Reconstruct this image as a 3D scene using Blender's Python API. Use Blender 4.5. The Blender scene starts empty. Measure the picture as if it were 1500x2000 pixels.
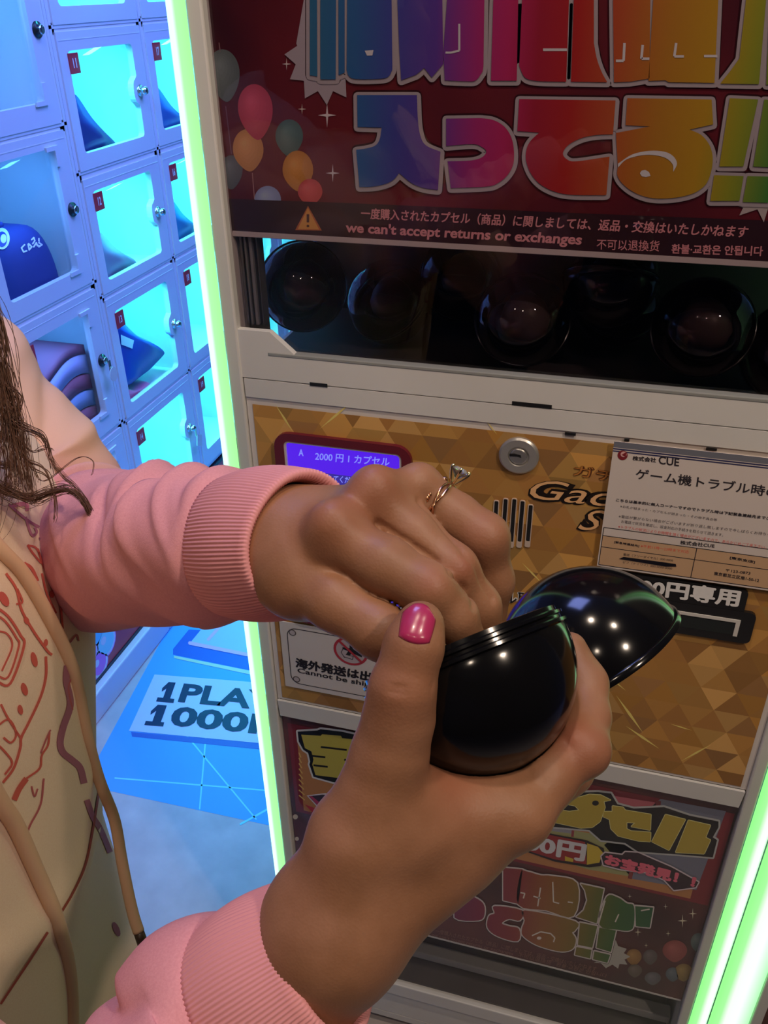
import bpy, bmesh, math, random
import numpy as np
from mathutils import Vector, Matrix
from mathutils.geometry import tessellate_polygon

random.seed(7)
SC = bpy.context.scene
COL = SC.collection

# ------------------------------------------------------------------ camera
CAM_Z = 1.5
FPX = 1687.84                       # focal length in pixels of the 1500x2000 frame
YAW, PITCH, ROLL = -0.28603, -0.549883, -0.016648
_f = np.array([math.sin(YAW)*math.cos(PITCH), math.cos(YAW)*math.cos(PITCH), math.sin(PITCH)])
_r = np.array([math.cos(YAW), -math.sin(YAW), 0.0])
_u = np.cross(_r, _f)
CR = _r*math.cos(ROLL)+_u*math.sin(ROLL)
CU = -_r*math.sin(ROLL)+_u*math.cos(ROLL)
CF = _f
cam_data = bpy.data.cameras.new('camera')
cam = bpy.data.objects.new('camera', cam_data)
COL.objects.link(cam)
cam_data.sensor_fit = 'VERTICAL'
cam_data.sensor_height = 24.0
cam_data.lens = FPX/2000.0*24.0
cam_data.clip_start = 0.02
cam.matrix_world = Matrix(((CR[0], CU[0], -CF[0], 0), (CR[1], CU[1], -CF[1], 0), (CR[2], CU[2], -CF[2], CAM_Z), (0, 0, 0, 1)))
SC.camera = cam

# ------------------------------------------------------------------ world, lamps, exposure
SC.view_settings.view_transform = 'Standard'
SC.view_settings.look = 'None'
SC.view_settings.gamma = 1.0
SC.view_settings.exposure = 0.0
SC.view_settings.use_curve_mapping = False
SC.cycles.use_denoising = True
SC.cycles.max_bounces = 6
SC.cycles.transparent_max_bounces = 12
SC.cycles.caustics_reflective = False
SC.cycles.caustics_refractive = False
SC.cycles.sample_clamp_indirect = 4.0
world = bpy.data.worlds.new('world')
SC.world = world
world.use_nodes = True
world.node_tree.nodes['Background'].inputs[0].default_value = (0.10, 0.085, 0.08, 1)
world.node_tree.nodes['Background'].inputs[1].default_value = 0.25

def area(name, loc, target, sx, sy, color, power, spread=180):
    l = bpy.data.lights.new(name, 'AREA')
    l.shape = 'RECTANGLE'; l.size = sx; l.size_y = sy
    l.color = color; l.energy = power; l.spread = math.radians(spread)
    o = bpy.data.objects.new(name, l); COL.objects.link(o)
    o.location = loc
    o.rotation_euler = (Vector(target)-Vector(loc)).to_track_quat('-Z', 'Y').to_euler()
    return o

area('added_blue_light', (-0.30, 1.75, 2.52), (-1.0, 1.8, 0.7), 0.8, 1.6, (0.13, 0.24, 1.0), 62)  # added blue lamps out of view, standing in for other lockers' glow
area('added_blue_light', (-0.55, 0.85, 2.55), (-0.8, 1.0, 0.0), 0.4, 0.5, (0.30, 0.38, 1.0), 8)

def downlight(loc, target, power, color=(1.0, 0.80, 0.62), cone=88, rad=0.035):
    l = bpy.data.lights.new('downlight', 'SPOT'); l.energy = power*0.86; l.color = color; l.shadow_soft_size = rad
    l.spot_size = math.radians(cone); l.spot_blend = 0.6
    o = bpy.data.objects.new('downlight', l); COL.objects.link(o); o.location = loc
    o.rotation_euler = (Vector(target)-Vector(loc)).to_track_quat('-Z', 'Y').to_euler()
for p, t, e in (((-0.16, 0.24, 2.5), (-0.12, 0.42, 1.0), 20), ((0.40, 0.22, 2.5), (0.02, 0.45, 1.0), 20), ((0.10, -0.75, 2.5), (-0.05, 0.5, 0.9), 8),
                ((0.98, -0.30, 2.5), (-0.25, 0.35, 0.9), 42), ((-0.55, -0.6, 2.5), (-0.1, 0.5, 1.0), 6)):
    downlight(p, t, e)

# ------------------------------------------------------------------ measuring helpers
CAM = np.array([0, 0, CAM_Z])
def ray(x, y):
    return (x-750.0)/FPX*CR-(y-1000.0)/FPX*CU+CF
def at(x, y, depth):                 # a point seen at pixel x, y and lying depth metres ahead
    return Vector(CAM+ray(x, y)*depth)
D = 0.75                             # distance of the machine front
def M(x, y, Y=D):                    # pixel -> point on an upright plane facing the viewer
    d = ray(x, y); return Vector(CAM+d*(Y/d[1]))
XL = -1.11                           # plane of the locker doors
def L(x, y, X=XL):
    d = ray(x, y); return Vector(CAM+d*(X/d[0]))
def G(x, y, Z=0.0):                  # pixel -> point on the floor
    d = ray(x, y); return Vector(CAM+d*((Z-CAM_Z)/d[2]))

# ------------------------------------------------------------------ materials
def lin(c):
    return tuple((v/255/12.92 if v/255 <= 0.04045 else ((v/255+0.055)/1.055)**2.4) for v in c)
WARM = (0.49, 0.42, 0.36)
def A(*c):                            # a colour as it looks under the shop's warm light -> its own colour
    l = lin(c); return tuple(min(0.9, l[i]/WARM[i]) for i in range(3))
MATS = {}
def mat(name, color=(0.8, 0.8, 0.8), rough=0.5, metal=0.0, spec=0.5, emit=None, strength=1.0, coat=0.0, sss=0.0):
    if name in MATS: return MATS[name]
    m = bpy.data.materials.new(name); m.use_nodes = True
    b = m.node_tree.nodes['Principled BSDF']
    b.inputs['Base Color'].default_value = (*color, 1)
    b.inputs['Roughness'].default_value = rough
    b.inputs['Metallic'].default_value = metal
    b.inputs['Specular IOR Level'].default_value = spec
    b.inputs['Coat Weight'].default_value = coat
    if sss:
        b.inputs['Subsurface Weight'].default_value = sss
        b.inputs['Subsurface Radius'].default_value = (0.012, 0.005, 0.003)
        b.inputs['Subsurface Scale'].default_value = 0.5
    if emit:
        b.inputs['Emission Color'].default_value = (*emit, 1)
        b.inputs['Emission Strength'].default_value = strength
    MATS[name] = m
    return m
def bsdf(m): return m.node_tree.nodes['Principled BSDF']
def noise_tint(m, scale, lo, hi, detail=4.0, bump=0.0, bscale=None):
    nt = m.node_tree; n = nt.nodes.new('ShaderNodeTexNoise'); n.inputs['Scale'].default_value = scale
    n.inputs['Detail'].default_value = detail
    tc = nt.nodes.new('ShaderNodeTexCoord'); nt.links.new(tc.outputs['Object'], n.inputs['Vector'])
    r = nt.nodes.new('ShaderNodeValToRGB')
    r.color_ramp.elements[0].color = (*lo, 1); r.color_ramp.elements[1].color = (*hi, 1)
    r.color_ramp.elements[0].position = 0.3; r.color_ramp.elements[1].position = 0.7
    nt.links.new(n.outputs['Fac'], r.inputs['Fac']); nt.links.new(r.outputs['Color'], bsdf(m).inputs['Base Color'])
    if bump:
        n2 = nt.nodes.new('ShaderNodeTexNoise'); n2.inputs['Scale'].default_value = bscale or scale*6
        nt.links.new(tc.outputs['Object'], n2.inputs['Vector'])
        bp = nt.nodes.new('ShaderNodeBump'); bp.inputs['Strength'].default_value = bump; bp.inputs['Distance'].default_value = 0.002
        nt.links.new(n2.outputs['Fac'], bp.inputs['Height']); nt.links.new(bp.outputs['Normal'], bsdf(m).inputs['Normal'])
    return m
def pane_mat(name, tint=(1, 1, 1), gloss=0.9, rough=0.02, ior=1.45):
    if name in MATS: return MATS[name]
    m = bpy.data.materials.new(name); m.use_nodes = True; nt = m.node_tree; nt.nodes.clear()
    o = nt.nodes.new('ShaderNodeOutputMaterial'); mx = nt.nodes.new('ShaderNodeMixShader')
    t = nt.nodes.new('ShaderNodeBsdfTransparent'); t.inputs[0].default_value = (*tint, 1)
    g = nt.nodes.new('ShaderNodeBsdfGlossy'); g.inputs['Roughness'].default_value = rough
    g.inputs[0].default_value = (gloss, gloss, gloss, 1)
    f = nt.nodes.new('ShaderNodeFresnel'); f.inputs[0].default_value = ior
    ge = nt.nodes.new('ShaderNodeNewGeometry'); iv = nt.nodes.new('ShaderNodeMath'); iv.operation = 'SUBTRACT'; iv.inputs[0].default_value = 1.0
    mu = nt.nodes.new('ShaderNodeMath'); mu.operation = 'MULTIPLY'        # only the outer face of a sheet reflects
    nt.links.new(ge.outputs['Backfacing'], iv.inputs[1]); nt.links.new(iv.outputs[0], mu.inputs[0]); nt.links.new(f.outputs[0], mu.inputs[1])
    nt.links.new(mu.outputs[0], mx.inputs[0]); nt.links.new(t.outputs[0], mx.inputs[1]); nt.links.new(g.outputs[0], mx.inputs[2])
    nt.links.new(mx.outputs[0], o.inputs[0]); MATS[name] = m
    return m
def print_mat(name, rough=0.45, spec=0.3):
    if name in MATS: return MATS[name]
    m = mat(name, rough=rough, spec=spec); nt = m.node_tree
    a = nt.nodes.new('ShaderNodeAttribute'); a.attribute_name = 'ink'
    nt.links.new(a.outputs['Color'], bsdf(m).inputs['Base Color'])
    return m
def ramp(node, stops):
    els = node.color_ramp.elements
    els[0].position, els[0].color = stops[0][0], (*stops[0][1], 1)
    els[1].position, els[1].color = stops[-1][0], (*stops[-1][1], 1)
    for p, c in stops[1:-1]:
        e = els.new(p); e.color = (*c, 1)
def rainbow_mat(name, stops):         # stops: (world X, displayed colour)
    m = mat(name, rough=0.45, spec=0.3); nt = m.node_tree
    g = nt.nodes.new('ShaderNodeNewGeometry'); s = nt.nodes.new('ShaderNodeSeparateXYZ')
    mr = nt.nodes.new('ShaderNodeMapRange'); r = nt.nodes.new('ShaderNodeValToRGB')
    x0, x1 = stops[0][0], stops[-1][0]
    mr.inputs[1].default_value = x0; mr.inputs[2].default_value = x1
    nt.links.new(g.outputs['Position'], s.inputs[0]); nt.links.new(s.outputs[0], mr.inputs[0]); nt.links.new(mr.outputs[0], r.inputs[0])
    ramp(r, [((x-x0)/(x1-x0), tuple(0.72*q for q in A(*c))) for x, c in stops])
    nt.links.new(r.outputs[0], bsdf(m).inputs['Base Color'])
    return m

M_white = noise_tint(mat('painted_metal_white', rough=0.42), 9, (0.70, 0.69, 0.67), (0.76, 0.75, 0.73))
M_black = mat('black_plastic', (0.012, 0.012, 0.014), rough=0.35)
M_dark = mat('dark_interior', (0.055, 0.048, 0.05), rough=0.6)
M_chrome = mat('chrome', (0.75, 0.74, 0.72), rough=0.18, metal=1.0)
M_print = print_mat('printed_ink')
M_pane = pane_mat('clear_acrylic')
M_pane_smoked = pane_mat('smoked_acrylic', (0.55, 0.53, 0.53), 0.7)

# ------------------------------------------------------------------ mesh helpers
def tag(o, label=None, cat=None, group=None, kind=None):
    if label: o['label'] = label
    if cat: o['category'] = cat
    if group: o['group'] = group
    if kind: o['kind'] = kind
    return o
def empty(name, loc, label=None, cat=None, group=None):
    o = bpy.data.objects.new(name, None); o.empty_display_size = 0.05
    COL.objects.link(o); o.location = loc
    return tag(o, label, cat, group)
def wloc(o):
    v = Vector(o.location); p = o.parent
    while p: v += Vector(p.location); p = p.parent
    return v
def link(name, me, m, parent=None, smooth=False):
    """me holds world coordinates; a child is stored relative to its parent's place"""
    o = bpy.data.objects.new(name, me); COL.objects.link(o)
    if m is not None and not me.materials: me.materials.append(m)
    if parent is not None:
        me.transform(Matrix.Translation(-wloc(parent))); o.parent = parent
    if smooth: me.polygons.foreach_set('use_smooth', [True]*len(me.polygons))
    return o
def mesh_from(verts, faces, name='mesh'):
    me = bpy.data.meshes.new(name); me.from_pydata([tuple(v) for v in verts], [], [tuple(f) for f in faces]); me.update()
    return me
class MB:
    def __init__(s): s.bm = bmesh.new()
    def box(s, x0, x1, y0, y1, z0, z1, bev=0.0, seg=2):
        r = bmesh.ops.create_cube(s.bm, size=1.0)
        for v in r['verts']:
            v.co = Vector(((x0+x1)/2+v.co.x*(x1-x0), (y0+y1)/2+v.co.y*(y1-y0), (z0+z1)/2+v.co.z*(z1-z0)))
        if bev:
            es = list({e for v in r['verts'] for e in v.link_edges})
            bmesh.ops.bevel(s.bm, geom=es, offset=bev, segments=seg, affect='EDGES', profile=0.5)
        return s
    def prism(s, outer, holes, fn, d0, d1):
        """outer/holes: 2D loops; fn(u, v, d) -> 3D; closed plate between depths d0 (front) and d1"""
        loops = [list(outer)]+[list(h) for h in (holes or [])]
        tri = tessellate_polygon([[Vector((p[0], p[1], 0)) for p in l] for l in loops])
        flat = [p for l in loops for p in l]
        a = [s.bm.verts.new(fn(p[0], p[1], d0)) for p in flat]
        b = [s.bm.verts.new(fn(p[0], p[1], d1)) for p in flat]
        for t in tri:
            try:
                s.bm.faces.new([a[i] for i in t]); s.bm.faces.new([b[i] for i in reversed(t)])
            except ValueError: pass
        k = 0
        for l in loops:
            n = len(l)
            for i in range(n):
                j = (i+1) % n
                try: s.bm.faces.new([a[k+i], a[k+j], b[k+j], b[k+i]])
                except ValueError: pass
            k += n
        return s
    def lathe(s, prof, origin, axis, n=32, cap=False):
        ax = Vector(axis).normalized(); e1 = ax.orthogonal().normalized(); e2 = ax.cross(e1)
        rings = []
        for (r, h) in prof:
            if r < 1e-7: rings.append([s.bm.verts.new(Vector(origin)+ax*h)])
            else: rings.append([s.bm.verts.new(Vector(origin)+ax*h+(e1*math.cos(2*math.pi*i/n)+e2*math.sin(2*math.pi*i/n))*r) for i in range(n)])
        for a, b in zip(rings, rings[1:]):
            if len(a) == 1 and len(b) == 1: continue
            for i in range(n):
                j = (i+1) % n
                if len(a) == 1: s.bm.faces.new([a[0], b[j], b[i]])
                elif len(b) == 1: s.bm.faces.new([a[i], a[j], b[0]])
                else: s.bm.faces.new([a[i], a[j], b[j], b[i]])
        if cap:
            for q in (rings[0], rings[-1]):
                if len(q) > 2: s.bm.faces.new(q)
        return s
    def tube(s, pts, rad, n=10, caps=True):
        pts = [Vector(p) for p in pts]; rings = []
        t0 = (pts[1]-pts[0]).normalized(); nrm = t0.orthogonal().normalized()
        for i, p in enumerate(pts):
            t = (pts[min(i+1, len(pts)-1)]-pts[max(i-1, 0)]).normalized()
            nrm = (nrm-t*nrm.dot(t)).normalized(); b = t.cross(nrm)
            r = rad[i] if hasattr(rad, '__len__') else rad
            rings.append([s.bm.verts.new(p+(nrm*math.cos(2*math.pi*k/n)+b*math.sin(2*math.pi*k/n))*r) for k in range(n)])
        for a, b in zip(rings, rings[1:]):
            for k in range(n):
                s.bm.faces.new([a[k], a[(k+1) % n], b[(k+1) % n], b[k]])
        if caps:
            s.bm.faces.new(list(reversed(rings[0]))); s.bm.faces.new(rings[-1])
        return s
    def build(s, name, m, parent=None, smooth=False, auto=None):
        bmesh.ops.recalc_face_normals(s.bm, faces=s.bm.faces)
        me = bpy.data.meshes.new(name); s.bm.to_mesh(me); s.bm.free()
        o = link(name, me, m, parent, smooth)
        if auto is not None:
            me.polygons.foreach_set('use_smooth', [True]*len(me.polygons))
            try: me.set_sharp_from_angle(angle=math.radians(auto))
            except Exception: pass
        return o
def spline(pts, n=8, closed=False):
    pts = [Vector(p) for p in pts]; out = []; N = len(pts)
    rng = range(N if closed else N-1)
    for i in rng:
        p0 = pts[(i-1) % N] if closed or i > 0 else pts[0]*2-pts[1]
        p1 = pts[i]; p2 = pts[(i+1) % N]
        p3 = pts[(i+2) % N] if closed or i+2 < N else pts[-1]*2-pts[-2]
        for k in range(n):
            t = k/n
            out.append(0.5*((2*p1)+(p2-p0)*t+(2*p0-5*p1+4*p2-p3)*t*t+(3*p1-p0-3*p2+p3)*t**3))
    if not closed: out.append(pts[-1])
    return out
def rrect(x0, x1, y0, y1, r, n=5):
    o = []
    for cx, cy, a in ((x1-r, y1-r, 0), (x0+r, y1-r, 90), (x0+r, y0+r, 180), (x1-r, y0+r, 270)):
        for k in range(n+1):
            t = math.radians(a+90*k/n); o.append((cx+r*math.cos(t), cy+r*math.sin(t)))
    return o
def glyphs(body, bold=0.0, shear=0.0):
    c = bpy.data.curves.new('glyphs', 'FONT'); c.body = body; c.offset = bold if all(ord(k) < 500 for k in body) else 0.0; c.shear = shear; c.resolution_u = 3
    o = bpy.data.objects.new('glyphs', c); COL.objects.link(o)
    dg = bpy.context.evaluated_depsgraph_get()
    me = bpy.data.meshes.new_from_object(o.evaluated_get(dg))
    v = np.array([x.co[:2] for x in me.vertices]); f = [tuple(p.vertices) for p in me.polygons]
    bpy.data.objects.remove(o); bpy.data.curves.remove(c); bpy.data.meshes.remove(me)
    if bold and not all(ord(k) < 500 for k in body):       # heavier strokes: the glyphs struck several times
        n = len(v); d = bold*0.9
        sh = [(d, 0), (-d, 0), (0, d), (0, -d), (d*.7, d*.7), (-d*.7, d*.7), (d*.7, -d*.7), (-d*.7, -d*.7)]
        f = [tuple(i+n*k for i in q) for k in range(len(sh)) for q in f]
        v = np.concatenate([v+np.array(x) for x in sh])
    return v, f

class Print:
    """flat print on a surface; at(px, py) maps to the surface, nrm points off it; later layers lie a hair higher"""
    def __init__(s, at, nrm, step=0.00012, crop=None):
        s.at = at; s.n = Vector(nrm); s.step = step; s.v = []; s.f = []; s.c = []
        s.crop = crop                 # optional function on 3D points clamping to the sheet
    def _add(s, pts, faces, col, layer):
        b = len(s.v); s.v += [p+s.n*(s.step*layer) for p in pts]
        for f in faces: s.f.append(tuple(i+b for i in f)); s.c.append(col)
    def poly(s, pts, col, layer, holes=None, raw=False):
        loops = [list(pts)]+[list(h) for h in (holes or [])]
        tri = tessellate_polygon([[Vector((p[0], p[1], 0)) for p in l] for l in loops])
        P = [p for l in loops for p in l]
        s._add([s.at(*p) for p in P], tri, A(*col) if not raw else col, layer)
    def stroke(s, pts, w, col, layer, closed=False, joins=True):
        P = [Vector((p[0], p[1])) for p in pts]; n = len(P)
        for i in range(n if closed else n-1):
            a, b = P[i], P[(i+1) % n]; d = b-a
            if d.length < 1e-6: continue
            q = Vector((-d.y, d.x)).normalized()*(w/2)
            s._add([s.at(*p) for p in (a-q, b-q, b+q, a+q)], [(0, 1, 2, 3)], A(*col), layer+0.02*(i % 7))
        if joins:
            for i, p in enumerate(P):
                k = 10
                s._add([s.at(p.x+math.cos(2*math.pi*j/k)*w/2, p.y+math.sin(2*math.pi*j/k)*w/2) for j in range(k)], [tuple(range(k))], A(*col), layer+0.15+0.02*(i % 5))
    def disc(s, x, y, rx, ry, col, layer, n=28, rot=0.0):
        c, q = math.cos(rot), math.sin(rot)
        s.poly([(x+rx*math.cos(t)*c-ry*math.sin(t)*q, y+rx*math.cos(t)*q+ry*math.sin(t)*c) for t in (2*math.pi*k/n for k in range(n))], col, layer)
    def text(s, body, bl, br, tl, col, layer, bold=0.0, shear=0.0):
        v, f = glyphs(body, bold, shear)
        lo, hi = v.min(0), v.max(0); O = s.at(*bl); EX = s.at(*br)-O; EY = s.at(*tl)-O
        q = (v-lo)/(hi-lo); k = 8 if bold and not all(ord(c) < 500 for c in body) else 1; m = len(v)//k
        s._add([O+EX*float(a)+EY*float(b)+s.n*(s.step*0.11*(i//m)) for i, (a, b) in enumerate(q)], f, A(*col), layer)
    def build(s, name, parent, m=None):
        me = mesh_from(s.v, s.f, name)
        if m is None or m.get('ink'):
            ca = me.color_attributes.new('ink', 'FLOAT_COLOR', 'CORNER')
            buf = []
            for p, c in zip(me.polygons, s.c): buf += [*c, 1.0]*len(p.vertices)
            ca.data.foreach_set('color', buf)
        o = link(name, me, m or M_print, parent)
        # face the viewer
        return o
def zoomed(ox, oy, s):
    return lambda pts: [(ox+x/s, oy+y/s) for x, y in pts]

# ------------------------------------------------------------------ the room
def slab(name, x0, x1, y0, y1, z0, z1, m):
    return tag(MB().box(x0, x1, y0, y1, z0, z1).build(name, m), kind='structure')
M_floor = noise_tint(mat('grey_vinyl_floor', rough=0.5), 14, (0.47, 0.42, 0.42), (0.60, 0.54, 0.53), 8, 0.05)
M_wall = mat('dark_wall_paint', (0.16, 0.14, 0.14), rough=0.8)
M_ceil = mat('ceiling_paint', (0.30, 0.28, 0.27), rough=0.8)
slab('floor', -1.6, 1.9, -1.9, 3.0, -0.05, 0.0, M_floor)
slab('ceiling', -1.6, 1.9, -1.9, 3.0, 2.6, 2.65, M_ceil)
slab('wall_left', -1.65, -1.6, -1.9, 3.0, 0, 2.6, M_wall)
slab('wall_right', 1.9, 1.95, -1.9, 3.0, 0, 2.6, M_wall)
slab('wall_back', -1.6, 1.9, 3.0, 3.05, 0, 2.6, M_wall)
slab('wall_front', -1.6, 1.9, -1.95, -1.9, 0, 2.6, M_wall)

# ------------------------------------------------------------------ lockers along the left wall
M_lock = mat('white_locker_paint', (0.80, 0.79, 0.80), rough=0.4)
M_lock_in = mat('white_locker_lining', (0.82, 0.82, 0.82), rough=0.55)
M_red = mat('red_panel', (0.62, 0.05, 0.06), rough=0.4)
M_redtag = mat('red_tag', (0.55, 0.03, 0.05), rough=0.5)
def lockfn(u, v, d): return Vector((XL-d, u, v))
def locker(y0, y1, rows, numbers, knob_style, tube_color, tube_power, label, name='locker_cabinet', keys=()):
    """rows: (door top, door bottom, window top, window bottom) above the camera's height"""
    root = empty(name, (XL-0.14, (y0[0]+y1[-1])/2, 0), label, 'locker')
    ya, yb = y0[0]-0.0135, y1[-1]+0.0175
    z = lambda q: CAM_Z+q
    zt, zb = z(rows[0][0])+0.02, z(rows[-1][1])-0.012
    b = MB()
    b.box(XL-0.30, XL-0.002, ya, ya+0.008, 0.03, zt); b.box(XL-0.30, XL-0.002, yb-0.008, yb, 0.03, zt)
    b.box(XL-0.31, XL-0.30, ya, yb, 0.03, zt); b.box(XL-0.30, XL-0.002, ya, yb, zt-0.008, zt)
    for k in range(1, len(y0)):
        m_ = (y1[k-1]+y0[k])/2; b.box(XL-0.30, XL-0.002, m_-0.004, m_+0.004, zb, zt)
    for r in rows: b.box(XL-0.30, XL-0.002, ya, yb, z(r[1])-0.006, z(r[1]))
    for k in range(len(y0)+1):             # face frame behind the joints between the doors
        m0 = ya if k == 0 else y1[k-1]-0.004; m1 = yb if k == len(y0) else y0[k]+0.004
        b.box(XL-0.013, XL-0.004, m0, m1, zb, zt)
    for k in range(len(rows)+1):
        m0 = zt if k == 0 else z(rows[k-1][1])+0.004; m1 = zb if k == len(rows) else z(rows[k][0])-0.004
        b.box(XL-0.013, XL-0.004, ya, yb, m1, m0)
    b.build('body', M_lock_in, root)
    tx = iter(numbers); n = 0
    for c in range(len(y0)):
        for (dt, db, wt, wb) in rows:
            a0, a1 = y0[c]+0.028, y1[c]-0.042
            out = [(y0[c], z(db)), (y1[c], z(db)), (y1[c], z(dt)), (y0[c], z(dt))]
            hole = rrect(a0, a1, z(wb), z(wt), 0.010, 4)
            km = z((wt+wb)/2)+ (0.0 if knob_style == 'ball' else 0.0)
            if knob_style == 'ball':   # the window edge curves around the lock
                i = next(i for i, p in enumerate(hole) if p[0] < a0+0.02)
                notch = [(a1-0.019*math.cos(t)**0.5*1.0, km+0.024*math.sin(t)) for t in np.linspace(-1.4, 1.4, 9)]
                notch = [(a1, km-0.030)]+[(p[0], p[1]) for p in notch]+[(a1, km+0.030)]
                hole = hole+notch
            dr = MB().prism(out, [hole], lockfn, 0.0, 0.014).build('door', M_lock, root)
            # rolled lips along the top and bottom of the door
            lip = MB(); lip.box(XL, XL+0.0006, y0[c]+0.004, y1[c]-0.004, z(dt)-0.0150, z(dt)-0.0135); lip.build('lip', M_lock, dr)
            p = MB().box(XL-0.011, XL-0.008, a0-0.006, a1+0.006, z(wb)-0.006, z(wt)+0.006)
            p.build('window_pane', M_pane, dr)
            ky = y1[c]-(0.036 if knob_style == 'ball' else 0.022)
            if knob_style == 'ball':
                MB().lathe([(0, 0.020), (0.006, 0.019), (0.0095, 0.013), (0.0085, 0.007), (0.006, 0.004), (0.012, 0.003), (0.012, 0)], (XL, ky, km), (1, 0, 0), 20).build('knob', M_chrome, dr, True)
            else:
                MB().lathe([(0, 0.010), (0.008, 0.010), (0.009, 0.008), (0.009, 0.004), (0.014, 0.003), (0.014, 0)], (XL, ky, km), (1, 0, 0), 24).build('lock', M_black if knob_style == 'flush' else M_chrome, dr, True)
                MB().lathe([(0, 0.0115), (0.0075, 0.0115), (0.008, 0.010), (0.008, 0.0)], (XL, ky, km), (1, 0, 0), 24).build('lock_cylinder', M_chrome, dr, True)
                # corner clips of the framed window
                for vy in (z(wt), z(wb)):
                    sgn = -1 if vy > z((wt+wb)/2) else 1
                    cl = MB()
                    sx = -sgn
                    cl.prism([(a1+0.008, vy+sx*0.004), (a1-0.030, vy+sx*0.004), (a1-0.030, vy-sx*0.004), (a1-0.004, vy-sx*0.004), (a1-0.004, vy-sx*0.034), (a1+0.008, vy-sx*0.034)], None, lockfn, -0.005, -0.0005)
                    cl.build('window_clip', M_lock, dr)
            num = next(tx, None)
            if num:
                ft = Print(lambda a, b_: Vector((XL+0.003, a, b_)), (1, 0, 0), 0.0002)
                tg = MB().box(XL+0.0005, XL+0.003, a0-0.002, a0+0.030, z(wt)-0.040, z(wt)-0.004).build('number_tag', M_redtag, dr)
                v, f = glyphs(num, 0.03); lo, hi = v.min(0), v.max(0)
                w = 0.012 if len(num) > 1 else 0.008
                ft._add([Vector((XL+0.0033, a0+0.014+(a-lo[0])/(hi[0]-lo[0])*w-w/2, z(wt)-0.030+(b_-lo[1])/(hi[1]-lo[1])*0.017)) for a, b_ in v], f, (0.85, 0.75, 0.78), 1)
                o = ft.build('number', dr)
            if (c, n % len(rows)) in keys:
                kk = MB().box(XL+0.018, XL+0.0195, ky-0.004, ky+0.004, km-0.022, km+0.002).build('key', M_chrome, dr)
                MB().prism([(ky+0.004+0.014*math.cos(t), km-0.032+0.017*math.sin(t)) for t in np.linspace(0, 6.28, 14)[:-1]] if knob_style != 'ball' else [(ky, km-0.018), (ky+0.026, km-0.03), (ky+0.018, km-0.062), (ky-0.008, km-0.048)], None,
                           lambda u, v_, d: Vector((XL+0.022-d, u, v_)), 0.0, 0.0015).build('key_tag', mat('cream_tag', (0.75, 0.72, 0.62), rough=0.5), dr)
            # the lit tube under each compartment's ceiling
            l = bpy.data.lights.new('compartment_tube', 'AREA'); l.shape = 'RECTANGLE'; l.size = 0.16; l.size_y = 0.03
            l.color = tube_color; l.energy = tube_power
            lo_ = bpy.data.objects.new('compartment_tube', l); COL.objects.link(lo_)
            lo_.location = (XL-0.05, (a0+a1)/2, z(dt)-0.014); lo_.rotation_euler = (0, math.radians(-28), math.radians(90)) if False else (0, math.radians(25), 0)
            n += 1
    # kick panel and plinth
    MB().box(XL-0.02, XL+0.001, ya, yb, 0.085, zb-0.014).build('kick_panel', M_red, root)
    tr = MB(); tr.box(XL-0.02, XL+0.003, ya, yb, zb-0.014, zb-0.006); tr.box(XL-0.02, XL+0.003, ya, yb, 0.075, 0.085)
    for m_ in np.arange(ya+0.30, yb, 0.325): tr.box(XL-0.02, XL+0.0025, m_-0.004, m_+0.004, 0.085, zb-0.014)
    tr.build('kick_trim', mat('black_trim', (0.02, 0.02, 0.03), rough=0.4), root)
    MB().box(XL-0.30, XL+0.022, ya, yb, 0.0, 0.075, 0.004).build('plinth', M_lock, root)
    return root
rowsA = [(0.085, -0.225, 0.055, -0.185), (-0.237, -0.538, -0.264, -0.503), (-0.552, -0.870, -0.589, -0.826), (-0.882, -1.185, -0.915, -1.150)]
rowsB = [(0.185, -0.060, 0.155, -0.030), (-0.072, -0.322, -0.105, -0.291), (-0.338, -0.577, -0.365, -0.553), (-0.590, -0.877, -0.623, -0.848), (-0.887, -1.185, -0.920, -1.140)]
locker([0.980, 1.300], [1.290, 1.592], rowsA, [None, None, '3', '4', None, None, '7', '8'], 'flush', (0.07, 0.33, 1.0), 0.8,
       'white two column locker cabinet nearest the pink sleeve, holding the navy cap and folded towels', keys=((1, 2),))
locker([1.624, 1.957, 2.290, 2.623], [1.937, 2.270, 2.603, 2.936], rowsB, ['10', '11', '12', '13', '14', '15', '17', '16', '18', '19', '20', '21', '22', '23', '24'], 'ball', (0.05, 0.80, 1.0), 2.3,
       'white locker cabinet with bright cyan windows and ball knobs next to the green tube', keys=((0, 4),))

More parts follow.
